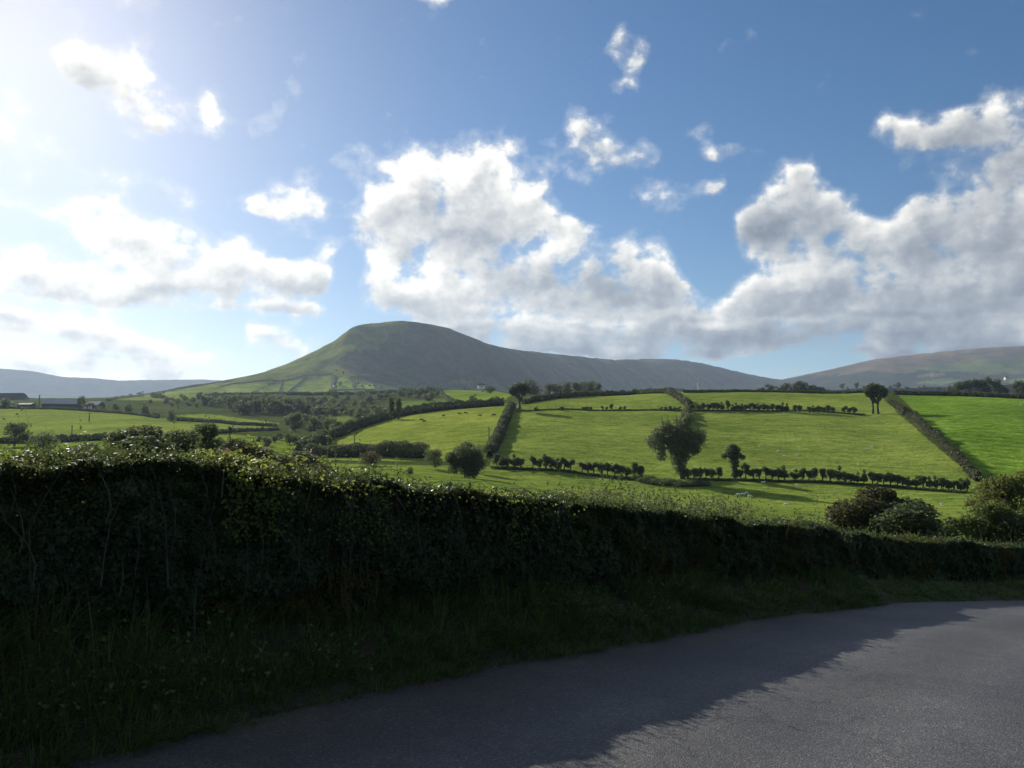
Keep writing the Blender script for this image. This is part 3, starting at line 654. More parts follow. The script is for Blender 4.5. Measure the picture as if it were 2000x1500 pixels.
def hedge_frame(s, setback):
    e, nr = edge_at(s); px, py, dp = proj(np.c_[e[:, :2] - nr * (setback + .3), e[:, 2] + 1.5]); ok = dp > 1.0
    pxm = np.where(ok, px, -400); ytop = np.interp(pxm, TOPL[:, 0], TOPL[:, 1])
    Yt = e[:, 1] - nr[:, 1] * (setback + .15)
    X_, Yr, Zr = (lambda a, b: ((a - 1000) / F, math.cos(PITCH) - math.sin(PITCH) * (750 - b) / F, math.sin(PITCH) + math.cos(PITCH) * (750 - b) / F))(pxm, ytop)
    zt = np.where(ok & (pxm > -390), CAMZ + Zr / Yr * Yt, e[:, 2] + 1.66) - .075
    return e, nr, np.where((setback < 1) & (s > S_STEP - .9), e[:, 2] + .3 + (zt - e[:, 2] - .3) * np.sqrt(np.clip(1 - ((s - S_STEP + .9) / .95) ** 2, .03, 1)), zt)
def hedge(name, label, sa, sb, setback, thick, leaf0, dens, mat, seed):
    g = np.random.default_rng(seed)
    root = obj(name, None); mid, _ = edge_at(np.array([(sa + sb) / 2])); 
    tag(root, label, 'hedge')
    PL, NL, SZ = [], [], []
    def put(s, o, zrel, n3, sc):
        e, nr, zt = hedge_frame(s, setback); zb = e[:, 2] + bank_hs(np.full(len(s), setback), s) - .12
        P = np.c_[e[:, :2] - nr * o[:, None], zb + (zt - zb) * zrel]; return P, nr
    dist = lambda s: np.linalg.norm(edge_at(s)[0] - np.array((0, 0, CAMZ)), axis=1)
    # leaves per metre fall with distance, leaf size grows gently
    for part, frac in (('front', 1.0), ('top', 0.95), ('back', 0.35)):
        n = int((sb - sa) * dens * frac * 1.6); s = g.uniform(sa, sb, n); d = dist(s)
        keep = g.random(n) < np.clip((4.6 / d) ** 1.1, 0.10, 1); s = s[keep]; d = d[keep]; n = len(s)
        cl = fbm(s * 1.4, g.random(n) * 0 + (0 if part == 'front' else 5), 2, 3)
        depth = g.exponential(0.075, n)
        if part == 'front':
            zr = g.random(n) ** .85; bul = fbm(s * 1.7, zr * 2.6, 1, 3) * 0.46 + fbm(s * 6, zr * 9, 2, 2) * 0.16
            o = setback + 0.10 + depth - bul - 0.10 * np.sin(zr * math.pi) + 0.16 * (zr > .9) * (zr - .9) * 10
            P, nr = put(s, o, zr, None, 0); nv = np.c_[nr, np.full(n, .35)]
        elif part == 'top':
            o = setback + 0.05 + g.random(n) * (thick + .1); lump = fbm(s * 1.6, o * 1.4, 6, 3) * 0.20 + fbm(s * 7, o * 7, 7, 2) * .07
            P, nr = put(s, o, np.ones(n), None, 0); P[:, 2] += lump - depth * .9 + .02 - 0.10 * np.clip((o - setback - thick + .3) / .3, 0, 1)
            sp = g.random(n) < 0.05; P[sp, 2] += g.random(sp.sum()) * 0.10; nv = np.c_[np.zeros((n, 2)), np.ones(n)]
        else:
            zr = g.random(n); o = setback + thick - depth * .8 + fbm(s * 1.7, zr * 2.6, 9, 3) * 0.3
            P, nr = put(s, o, zr, None, 0); nv = np.c_[-nr, np.full(n, .3)]
        PL.append(P); NL.append(nv); SZ.append(leaf0 * g.uniform(.6, 1.3, n) * np.clip((d / 4.6) ** .55, .9, 2.6))
    P = np.concatenate(PL); NV = np.concatenate(NL); S_ = np.concatenate(SZ)
    ca = fbm(P[:, 0] * 1.1, P[:, 1] * 1.1, P[:, 2] * 1.6, 3) + g.normal(0, .05, len(P)); cb_ = fbm(P[:, 0] * .9 + 7, P[:, 1] * .9, P[:, 2] * 1.2 + 3, 3) + g.normal(0, .05, len(P))
    for nm, m_, k_, sel in (('foliage', mat, 1.0, (ca < .07) & (cb_ < .10)), ('ivy', M['ivy'], 1.55, (ca >= .07) & (cb_ < .10)), ('thorn_foliage', M['hawthorn'], .85, cb_ >= .10)):
        V, Fc = leaf_cards(P[sel], S_[sel] * k_, NV[sel], 0.75, .8 if nm == 'ivy' else .62); o = obj(nm, mesh_np(nm, V, Fc), m_, root); o['kind'] = 'stuff'
    # opaque dark filler, added to block light and keep the hedge's shadow solid
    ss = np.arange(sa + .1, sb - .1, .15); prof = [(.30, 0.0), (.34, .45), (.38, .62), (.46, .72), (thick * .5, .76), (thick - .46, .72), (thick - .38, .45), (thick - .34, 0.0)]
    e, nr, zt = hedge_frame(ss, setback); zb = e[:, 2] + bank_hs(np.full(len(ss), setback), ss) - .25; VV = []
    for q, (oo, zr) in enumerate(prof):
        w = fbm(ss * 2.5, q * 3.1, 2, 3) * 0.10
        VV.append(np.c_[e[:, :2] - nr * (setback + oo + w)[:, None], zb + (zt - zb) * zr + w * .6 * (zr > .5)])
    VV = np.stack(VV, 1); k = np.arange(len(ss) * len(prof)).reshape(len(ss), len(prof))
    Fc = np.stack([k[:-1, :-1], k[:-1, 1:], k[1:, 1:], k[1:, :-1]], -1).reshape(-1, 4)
    obj('filler_core', mesh_np('filler_core', VV.reshape(-1, 3), Fc, True), M['core'], root)
    # stems and dead stalks in the face
    mb = MB(); L_ = sb - sa; ns = int(min(L_, 16) * 22)
    for q in range(ns):
        s = sa + (g.random() ** 1.0) * L_; e, nr, zt = hedge_frame(np.array([s]), setback); e = e[0]; nr = nr[0]; h = zt[0] - e[2]
        z0 = e[2] + bank_h(setback) + g.uniform(-.05, .6 * h); ln = g.uniform(.25, .9) * h * .8; ln = min(ln, zt[0] + .05 - z0); oo = setback + g.uniform(-.22, .12); tl = g.normal(0, .22, 2); pts = []; rr = g.uniform(.002, .0055)
        for i in range(5):
            t = i / 4; b = e[:2] - nr * (oo + .05 * math.sin(t * 3 + q) + .03 * math.sin(t * 7 + q * 2)) + np.array((T[0, 0], T[0, 1])) * (tl[0] * ln * t * t + .035 * math.sin(t * 5 + q))
            pts.append((b[0], b[1], z0 + ln * t * (1 - .15 * abs(tl[1]) * t)))
        mb.tube(pts, [rr * (1 - .6 * i / 4) for i in range(5)], 4, False)
    obj('stem', mb.mesh('hedge_stems'), M['bark'], root)['kind'] = 'stuff'
    return root
S_L = s_of_px(100) - 8.5
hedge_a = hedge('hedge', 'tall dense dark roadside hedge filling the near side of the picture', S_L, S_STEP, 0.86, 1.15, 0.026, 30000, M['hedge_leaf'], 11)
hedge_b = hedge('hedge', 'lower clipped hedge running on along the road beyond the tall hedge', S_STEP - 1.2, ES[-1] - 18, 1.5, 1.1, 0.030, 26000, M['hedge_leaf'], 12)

# verge grass
def verge_grass():
    g = np.random.default_rng(5)
    def tufts(nt, per, h0, h1, o0, o1, w0, w1, name, label, mat, spread=.07, lean0=.25, lean1=1.0, edge=0.0):
        s = g.uniform(S_L, ES[-1] - 16, nt); e, nr = edge_at(s); d = np.linalg.norm(e - np.array((0, 0, CAMZ)), axis=1)
        keep = g.random(nt) < np.clip((7.0 / d) ** .8, .25, 1); s, e, nr, d = s[keep], e[keep], nr[keep], d[keep]; m = len(s)
        o = o0 + g.random(m) * (o1 - o0) + fbm(s * .8, 0, 3, 3) * .25 * (edge == 0); o = np.maximum(o, -.10 + .12 * g.random(m))
        H = g.uniform(h0, h1, m) * np.clip(1 + 1.6 * fbm(s * 1.1, o * 1.6, 8, 3), .5, 1.5) * (np.clip(.4 + o * .9, .4, 1) if edge == 0 else .8) * np.where(s > S_STEP - .5, .55, 1)
        k = np.repeat(np.arange(m), per); n = len(k); a = g.uniform(0, 6.283, n); r = spread * np.sqrt(g.random(n)); dr = np.c_[np.cos(a), np.sin(a)]
        x = e[k, 0] - nr[k, 0] * o[k] + dr[:, 0] * r; y = e[k, 1] - nr[k, 1] * o[k] + dr[:, 1] * r
        z = e[k, 2] + bank_hs(o[k], s[k]) + fbm(x * 1.5, y * 1.5, 1, 3) * 0.16 * np.clip(o[k] * 2, 0, 1) - .03
        h = H[k] * g.uniform(.55, 1.1, n); ln = dr * (g.uniform(lean0, lean1, n) * h)[:, None] + nr[k] * (.35 * h)[:, None]
        V, Fc = blades(np.c_[x, y, z], h, ln, g.uniform(w0, w1, n) * np.clip(d[k] / 6, 1, 2.2), 4)
        q = obj(name, mesh_np(name + '_blades', V, Fc), mat); tag(q, label, kind='stuff')
    tufts(3200, 22, .20, .52, .15, 1.1, .005, .011, 'grass', 'long arching grass tufts on the shaded bank below the hedge', M['grass'])
    tufts(8000, 13, .08, .26, -.12, .5, .004, .009, 'grass', 'short grass creeping over the edge of the tarmac', M['grass'], .05, .2, .9, 1.0)
    tufts(420, 12, .35, .75, .35, 1.25, .003, .006, 'dead_grass', 'straw-coloured dead grass among the green of the bank', M['dead'], .10, .1, .6)
    # broad leaves low on the bank
    n = 9000; s = g.uniform(S_L, ES[-1] - 18, n); e, nr = edge_at(s); o_ = g.uniform(.12, 1.0, n); m = fbm(s * 1.2, o_ * 1.5, 4, 3) > 0.03
    s, e, nr, o_ = s[m], e[m], nr[m], o_[m]; x = e[:, 0] - nr[:, 0] * o_; y = e[:, 1] - nr[:, 1] * o_
    P = np.c_[x, y, e[:, 2] + bank_hs(o_, s) + g.uniform(.05, .3, len(s))]
    V, Fc = leaf_cards(P, g.uniform(.02, .055, len(s)), np.c_[nr * .8, np.ones(len(s))], .6, .6)
    o = obj('undergrowth', mesh_np('bank_leaves', V, Fc), M['grass']); tag(o, 'small broad weed leaves among the grass of the bank', kind='stuff')
    # litter on the edge of the tarmac
    n = 900; s = g.uniform(S_L, ES[-1] - 18, n); e, nr = edge_at(s); o_ = -np.abs(g.normal(0, .14, n)) * (1 + (g.random(n) < .12) * 6); x = e[:, 0] - nr[:, 0] * o_; y = e[:, 1] - nr[:, 1] * o_
    P = np.c_[x, y, e[:, 2] + 0.035 * np.sin(np.clip(-o_, 0, 6.4) / 6.4 * math.pi) + .012]
    V, Fc = leaf_cards(P, g.uniform(.012, .035, n), np.tile((0, 0, 1.0), (n, 1)), .25, .6)
    o = obj('leaf_litter', mesh_np('leaf_litter', V, Fc), M['dead']); tag(o, 'dry brown leaf litter along the edge of the tarmac', kind='stuff')
verge_grass()
# ------------------------------------------------------------------ trees and bushes (unit size: 1 wide, 1 high; scaled when placed)
def crown(name, blobs, n, size, seed, gap=0.0, shell=.30, freq=5.0):
    g = np.random.default_rng(seed); B = np.array(blobs, float); vol = (B[:, 3] * B[:, 4] * B[:, 5]) ** .75; k = g.choice(len(B), n * 2, p=vol / vol.sum())
    d = g.normal(size=(n * 2, 3)); d /= np.linalg.norm(d, axis=1)[:, None]
    r = 1 - np.abs(g.normal(0, shell, n * 2)); r = np.where(g.random(n * 2) < .06, r * 1.22, np.clip(r, 0, 1.05))
    lump = 1 + .85 * fbm(d[:, 0] * 2.2 + k * 3.7, d[:, 1] * 2.2, d[:, 2] * 2.2 + seed, 3)
    P = B[k, :3] + d * r[:, None] * lump[:, None] * B[k, 3:6]
    keep = (fbm(P[:, 0] * freq, P[:, 1] * freq, P[:, 2] * freq + seed * .7, 3) > -0.22 + gap) & (P[:, 2] > 0.0); P = P[keep][:n]; d = d[keep][:n]
    V, Fc = leaf_cards(P, size * g.uniform(.6, 1.5, len(P)), d, 1.1, .7)
    return mesh_np(name, V, Fc)
def trunk_mesh(name, limbs, n=6):
    mb = MB()
    for pts, r0, r1 in limbs:
        m = len(pts); mb.tube(pts, [r0 + (r1 - r0) * i / (m - 1) for i in range(m)], n)
    return mb.mesh(name, True)
def forks(g, base, top, r, nb, spread, z0, z1):
    L_ = [([base, tuple((np.array(base) * .5 + np.array(top) * .5) + g.normal(0, .012, 3) * np.array((1, 1, 0))), top], r, r * .4)]
    for i in range(nb):
        t = g.uniform(z0, z1); p = np.array(base) * (1 - t) + np.array(top) * t; a = g.uniform(0, 6.283); e = p + np.array((math.cos(a) * spread, math.sin(a) * spread, g.uniform(.12, .3)))
        L_.append(([tuple(p), tuple((p + e) / 2 + np.array((0, 0, -.02))), tuple(e)], r * .45, r * .12))
    return L_
PROTO = {}
def proto(key, blobs, n, size, seed, limbs, mat, gap=0.0, bark='bark', freq=5.0, shell=.3):
    PROTO[key] = (crown('crown', blobs, n, size, seed, gap, shell, freq), trunk_mesh('trunk', limbs), mat, bark)
def rblobs(g, n, z0, z1, rad, w=.36, squash=.8):
    o = []
    for i in range(n):
        z = g.uniform(z0, z1); prof = math.sin(math.pi * min(max((z - z0 + .12) / (z1 - z0 + .2), 0), 1)) ** .6; a = g.uniform(0, 6.283); q = w * prof * g.random() ** .5
        r = rad * g.uniform(.7, 1.25); o.append((q * math.cos(a), q * math.sin(a), z, r, r, r * squash))
    return o
gP = np.random.default_rng(21)
for v in range(3):     # broad round trees
    proto(f'round{v}', rblobs(gP, 15, .24, .84, .18), 3000, .050, 30 + v, forks(gP, (0, 0, -.03), (.02, 0, .72), .035, 7, .25, .3, .9), 'leaf_mid', -.05)
for v in range(3):     # distant trees
    proto(f'far{v}', rblobs(gP, 10, .16, .82, .21, .38), 640, .10, 40 + v, forks(gP, (0, 0, -.05), (.0, 0, .7), .035, 4, .22, .35, .9), 'leaf_mid', -.1)
for v in range(4):     # thorn bushes of a gappy hedgerow: a few thin stems, leaning crown
    b = rblobs(gP, 10, .30, .84, .21, .36, .75); st = []
    for i in range(4): st.append(([(gP.uniform(-.12, .12), gP.uniform(-.1, .1), -.08), (gP.uniform(-.15, .15), gP.uniform(-.1, .1), .3), (gP.uniform(-.25, .25), gP.uniform(-.2, .2), .75)], .035, .01))
    proto(f'thorn{v}', b, 1500, .080, 50 + v, st, 'leaf_dark', .05, freq=5)
for v in range(3):     # domed bushes down to the ground
    proto(f'bush{v}', [(x * .8, y * .8, z * .8, r, r, r) for x, y, z, r, _, _ in rblobs(gP, 14, .12, .88, .22, .36)], 3000, .040, 60 + v, forks(gP, (0, 0, -.03), (0, 0, .6), .03, 6, .25, .1, .8), 'leaf_mid', .0)
# the tall ivy-clad tree in the hedgerow: leaning trunk, crown heavier towards its right, bare wisps on top
proto('ivy_tree', [(-.34, 0, .56, .15, .16, .13), (-.22, .1, .64, .15, .2, .14), (-.08, 0, .66, .17, .22, .15), (.1, 0, .62, .2, .24, .17), (.26, 0, .58, .17, .2, .14), (.38, 0, .62, .10, .14, .10), (.02, 0, .48, .2, .22, .14), (.18, .05, .42, .17, .2, .13), (-.28, 0, .44, .11, .14, .10), (-.24, 0, .34, .08, .1, .08), (.04, 0, .34, .17, .16, .13), (.05, 0, .22, .12, .12, .13), (.07, 0, .12, .09, .09, .10), (.14, .05, .80, .12, .14, .11), (.2, 0, .9, .08, .1, .08), (-.14, 0, .78, .10, .12, .09), (-.02, 0, .82, .08, .1, .07), (.3, 0, .44, .10, .12, .08)],
      15000, .026, 71, [([(.10, 0, -.03), (.07, 0, .2), (.02, 0, .4), (-.02, 0, .62)], .045, .02), ([(.05, 0, .3), (.18, .02, .5), (.28, 0, .66)], .028, .008), ([(.04, 0, .3), (-.14, 0, .5), (-.3, 0, .6)], .026, .008), ([(0, 0, .5), (-.1, 0, .75), (-.14, 0, .93)], .016, .003), ([(0, 0, .5), (.02, 0, .8), (.0, 0, .98)], .015, .003), ([(.05, 0, .5), (.14, 0, .8), (.18, 0, .99)], .015, .003), ([(-.06, 0, .6), (-.2, 0, .8), (-.24, 0, .93)], .012, .003)], 'leaf_mid', .07, freq=9)
# the small club-shaped tree: ivy-thick stem, round head, short side tufts
proto('club_tree', [(0, 0, .80, .30, .3, .16), (.02, 0, .66, .34, .3, .12), (-.36, 0, .63, .12, .14, .07), (.36, 0, .60, .12, .14, .07), (.02, 0, .5, .19, .18, .12), (.04, 0, .36, .15, .14, .13), (.05, 0, .22, .13, .12, .12), (.05, 0, .1, .15, .13, .1), (0, 0, .9, .18, .18, .07)], 3200, .050, 72, [([(.05, 0, -.04), (.05, 0, .3), (0, 0, .8)], .07, .03), ([(0, 0, .5), (-.3, 0, .66)], .03, .01), ([(0, 0, .5), (.32, 0, .62)], .03, .01)], 'leaf_dark', .0)
# trees with bare lower trunks and a flat wind-combed crown
proto('wind_tree', [(-.3, 0, .72, .16, .2, .10), (-.12, 0, .80, .2, .24, .13), (.08, 0, .84, .2, .24, .13), (.26, 0, .78, .2, .22, .12), (.36, 0, .68, .12, .16, .08), (0, .1, .70, .24, .24, .10), (-.2, 0, .58, .13, .14, .08), (.18, 0, .58, .12, .12, .08), (-.05, 0, .5, .09, .1, .09), (.08, 0, .42, .07, .08, .08), (-.3, 0, .62, .12, .1, .06)], 3200, .05, 73, [([(.0, 0, -.04), (.03, 0, .2), (-.03, 0, .45), (-.12, 0, .75)], .055, .018), ([(.02, 0, .3), (.12, 0, .5), (.26, 0, .76)], .032, .01), ([(0, 0, .4), (.03, .05, .6), (.05, .05, .82)], .03, .008), ([(-.03, 0, .45), (-.2, 0, .6), (-.3, 0, .7)], .02, .006)], 'leaf_dark', .0, freq=7)
proto('poplar', [(0, 0, .3 + .08 * i, .30 - abs(i - 3) * .03, .3, .10) for i in range(8)] + [(.1, 0, .12, .2, .2, .1)], 1200, .07, 74, [([(0, 0, -.05), (0, 0, .9)], .05, .01)], 'leaf_mid', .03, freq=6)
# near bushes just below the road
proto('bronze_bush', rblobs(gP, 20, .15, .84, .17, .36), 15000, .034, 75, forks(gP, (0, 0, -.03), (0, 0, .7), .03, 10, .28, .1, .9), 'leaf_brown', -.12, freq=8)
proto('dark_bush', [(x, y, z * (.75 if x > .15 else 1), r, r, q) for x, y, z, r, _, q in rblobs(gP, 20, .12, .82, .17, .38)], 15000, .034, 76, forks(gP, (0, 0, -.03), (0, 0, .7), .03, 10, .3, .1, .9), 'leaf_dark', -.10, freq=8)
proto('yellow_tree', rblobs(gP, 22, .25, .86, .15, .40), 11000, .032, 77, forks(gP, (0, 0, -.03), (.05, 0, .8), .03, 14, .3, .15, .9), 'leaf_yellow', .0, freq=8)
proto('green_tree', rblobs(gP, 22, .15, .86, .15, .40), 13000, .034, 78, forks(gP, (0, 0, -.03), (.0, 0, .8), .03, 12, .3, .15, .9), 'leaf_green', -.06, freq=8)
proto('olive_bush', rblobs(gP, 24, .12, .86, .16, .38), 15000, .034, 79, forks(gP, (0, 0, -.03), (0, 0, .7), .02, 12, .3, .1, .9), 'leaf_mid', -.08, freq=8)
CROWN_MAT = {}
def place(key, name, label, cat, px, py, hpx, wpx, group=None, Y=None, rot=None, mat=None, drop=0.0):
    p = hit(px, py) if Y is None else (on_ground(px, Y) if py is None else pt(px, py, Y))
    dep = p[1]; h, w = hpx / F * dep, wpx / F * dep
    cme, tme, cm, bk = PROTO[key]
    root = obj(name, None, loc=p - np.array((0, 0, drop)), rot=(0, 0, random.uniform(-3.1, 3.1) if rot is None else rot), scale=(w, w, h))
    tag(root, label, cat, group)
    mk = mat or cm
    if (key, mk) not in CROWN_MAT:
        c = cme.copy() if len(cme.materials) else cme; c.materials.clear(); c.materials.append(M[mk]); CROWN_MAT[(key, mk)] = c
    obj('crown', CROWN_MAT[(key, mk)], None, root)
    obj('trunk', tme, M[bk], root)
    return root
# single trees
place('ivy_tree', 'ivy_clad_tree', 'tall broad ivy-clad tree leaning out of the lower hedgerow', 'tree', 1322, 935, 132, 122, rot=0, mat='leaf_ivy')
place('club_tree', 'club_shaped_tree', 'small dark club-shaped tree standing in the lower hedgerow', 'tree', 1433, 934, 68, 50, rot=0)
place('wind_tree', 'field_tree', 'dark flat-topped tree with bare trunk at the corner of the cattle field', 'tree', 1014, 803, 58, 48, rot=0)
place('wind_tree', 'field_tree', 'thicker leaning one of the two trees at the end of the upper hedgerow', 'tree', 1705, 808, 62, 44, rot=.4)
place('wind_tree', 'field_tree', 'paler straight one of the two trees at the end of the upper hedgerow', 'tree', 1716, 808, 60, 44, rot=2.6, mat='leaf_mid')
# bushes below the cattle field
place('olive_bush', 'shrub', 'big round green shrub in the meadow below the tree corner', 'shrub', 908, 937, 80, 84, Y=165)
place('bush0', 'shrub', 'dark shrub leaning behind the big round green shrub', 'shrub', 938, 912, 52, 52, Y=190)
place('bush1', 'shrub', 'grey-green rounded shrub at the end of the low hedge', 'shrub', 850, 912, 46, 48, Y=190)
place('bush2', 'shrub', 'brownish shrub standing up from the low hedge below the cattle field', 'shrub', 727, 914, 42, 54, Y=195, mat='leaf_brown')
place('bush0', 'shrub', 'small bush beside the pale rail in the meadow', 'shrub', 801, 926, 16, 24, Y=150, mat='leaf_green')
# near bushes on the slope under the road
place('bronze_bush', 'bush', 'brownish dome-shaped bush behind the lower road hedge', 'bush', 1698, 1085, 142, 170, Y=62, rot=0)
place('dark_bush', 'bush', 'dark green spreading bush beside the brownish dome-shaped bush', 'bush', 1758, 1085, 118, 225, Y=60, rot=0)
place('green_tree', 'bush', 'pale green bushy tree at the end of the lower road hedge', 'tree', 1925, 1100, 128, 140, Y=54, rot=.5)
place('yellow_tree', 'bush', 'yellowing bushy tree behind the pale green one beside the hedge foot', 'tree', 1965, 1078, 158, 150, Y=58, rot=1.5)
place('dark_bush', 'bush', 'dark green bush filling the corner beyond the yellowing tree', 'bush', 2010, 1100, 100, 130, Y=52, rot=2)
place('olive_bush', 'bush', 'wide dark olive bush rising behind the tall hedge', 'bush', 300, 915, 92, 190, Y=84, rot=.3)
place('dark_bush', 'bush', 'rounded bush behind the wide olive bush', 'bush', 398, 905, 86, 84, Y=105, rot=.3, mat='leaf_mid')
place('olive_bush', 'bush', 'low straggling bush beside the wide olive bush', 'bush', 190, 915, 54, 120, Y=80, rot=1.3)
place('olive_bush', 'bush', 'low green bush just behind the bramble shoots', 'bush', 470, 925, 74, 130, Y=88, rot=2.1)
place('olive_bush', 'bush', 'low bush behind the brambles below the shaded field hedge', 'bush', 570, 925, 48, 110, Y=92, rot=4.1)
# trees around the near field on the valley floor
place('round0', 'tree', 'round tree on the near hedge line of the farm field', 'tree', 28, 870, 46, 60, Y=262)
place('bush2', 'tree', 'ragged dark bush with pointed top below the farm field', 'bush', 90, 890, 60, 58, Y=200)
for i, (px, py, h, w) in enumerate(((162, 861, 14, 16), (195, 860, 9, 9), (217, 859, 17, 24))):
    place('bush1', 'bush', ('small round bush on the near hedge line of the farm field', 'tiny bush between two larger ones on the farm field hedge', 'wider bush at the end of the farm field hedge')[i], 'bush', px, py, h, w)
place('bush0', 'tree', 'square dark tree standing at the far edge of the farm field', 'tree', 334, 823, 28, 30)
for i, (px, py, h, w) in enumerate(((12, 797, 24, 28), (33, 796, 13, 12), (160, 799, 29, 18), (180, 800, 18, 26), (197, 803, 14, 16), (226, 806, 22, 20), (249, 808, 24, 20), (284, 812, 32, 26), (302, 815, 14, 22))):
    place('far%d' % (i % 3), 'tree', 'tree on the skyline of the farm field, %s counting from the picture edge' % ORD[i], 'tree', px, py, h, w, 'trees around the farm', drop=1)
# tree clump behind the crest with houses
CL = [(1036, 774, 40, 46), (1073, 773, 34, 28), (1092, 773, 32, 26), (1110, 772, 33, 26), (1126, 772, 35, 26), (1141, 772, 36, 28), (1156, 772, 36, 28), (1167, 772, 33, 20), (958, 768, 18, 22)]
for i, (px, py, h, w) in enumerate(CL):
    place('bush%d' % (i % 3), 'tree', ('big dark round tree at the end of the farmhouse clump', None, None, None, None, None, None, None, 'small dark tree alone in front of the mountain foot')[i] or 'dark tree in the clump around the farmhouse, %s from the big round one' % ORD[i - 1], 'tree', px, py, h * .95, w * 1.4, 'trees around the farmhouse' if i < 8 else None, Y=590 + 12 * (i % 3), mat='leaf_dark')
# valley wood: rows of trees, counted along each row
def row(label, group, items, proto_='far', mat=None, Y=None, name='tree', cat='tree', drop=0.6):
    for i, (px, py, h, w) in enumerate(sorted(items)):
        place('%s%d' % (proto_, random.randrange(3 if proto_ != 'thorn' else 4)), name, label % ORD[i], cat, px, py, h, w, group, Y=Y, mat=mat, drop=drop)
def scat(n, x0, x1, y0, y1, h0, h1, seed, slope=0.0):
    g = random.Random(seed); o = []
    for i in range(n):
        t = (i + g.uniform(.2, .8)) / n; px = x0 + (x1 - x0) * t; h = g.uniform(h0, h1); o.append((px, g.uniform(y0, y1) + slope * t, h, h * g.uniform(.85, 1.25)))
    return o
row('%s tree of the back row of the valley wood, counted from the farm', 'back row of the valley wood', scat(22, 395, 640, 784, 794, 16, 24, 1))
row('%s tree of the middle row of the valley wood, counted from the farm', 'middle row of the valley wood', scat(20, 450, 650, 802, 812, 22, 34, 2), 'far')
row('%s tree of the front row of the valley wood, counted from the farm', 'front row of the valley wood', scat(14, 560, 660, 822, 842, 20, 32, 3, 8))
row('%s tree of the thicket between wood and cattle field, counted from the farm', 'thicket below the valley wood', scat(10, 500, 640, 856, 872, 18, 30, 4))
row('%s small tree along the hillside wood below the mountain, counted from the farm', 'hillside wood below the mountain', scat(24, 640, 860, 778, 798, 14, 22, 5, -8))
row('%s low tree on the slope above the cattle hedge, counted from the farm', 'scrub above the cattle hedge', scat(13, 640, 780, 804, 818, 14, 22, 6, -6))
row('%s scrub tree on the slope beyond the farm, counted from the farm', 'scrub slope beyond the farm', scat(24, 290, 470, 776, 796, 10, 18, 7, 2))
row('%s tiny tree along the skyline flank of the mountain, counted upwards', 'skyline flank trees', [(238, 777, 6, 7), (254, 774, 8, 8), (275, 773, 12, 16), (298, 771, 6, 9), (306, 770, 6, 8)], drop=2)
row('%s tree at the foot of the dark mountain face, counted from the lit fields', 'mountain foot trees', scat(26, 660, 960, 750, 764, 6, 10, 8, 2), drop=2)
place('round1', 'tree', 'large round tree at the front corner of the valley wood', 'tree', 576, 842, 40, 34, drop=.5)
place('round2', 'tree', 'dark bushy tree beside the small light paddock', 'tree', 706, 822, 26, 28, drop=.5, mat='leaf_dark')
place('poplar', 'tree', 'slender upright tree nearer the wood, one of a tall pair', 'tree', 764, 820, 50, 22)
place('poplar', 'tree', 'slender upright tree nearer the cattle, one of a tall pair', 'tree', 779, 819, 46, 20)
place('far1', 'tree', 'little tree alone in the shaded field beyond the cattle hedge', 'tree', 925, 787, 20, 16)
# wooded knoll and trees on the right skyline
row('%s tree of the wooded knoll on the crest, counted from the wind turbine', 'wooded knoll beyond the crest', [(1408, 771, 12, 18), (1440, 772, 9, 22), (1465, 772, 11, 22), (1484, 772, 18, 26), (1502, 772, 24, 28), (1520, 772, 22, 26), (1536, 772, 26, 28), (1552, 772, 30, 28), (1566, 772, 31, 28), (1580, 772, 29, 28), (1594, 772, 25, 28), (1608, 773, 19, 26), (1622, 773, 12, 24)], 'far', 'leaf_dark', Y=700)
row('%s tree of the row behind the bright green field, counted from the tree pair', 'trees behind the bright green field', [(1862, 776, 32, 28), (1880, 776, 36, 30), (1898, 776, 40, 32), (1914, 776, 38, 30), (1931, 776, 42, 32), (1948, 776, 38, 26), (1962, 778, 26, 22), (1990, 780, 40, 30), (2012, 782, 40, 34)], 'round', 'leaf_mid', Y=640)
row('%s low tree along the foot of the moorland hill, counted from the tree pair', 'trees at the foot of the moorland hill', scat(24, 1640, 1960, 758, 766, 8, 16, 9), 'far', 'leaf_dark', Y=1500)

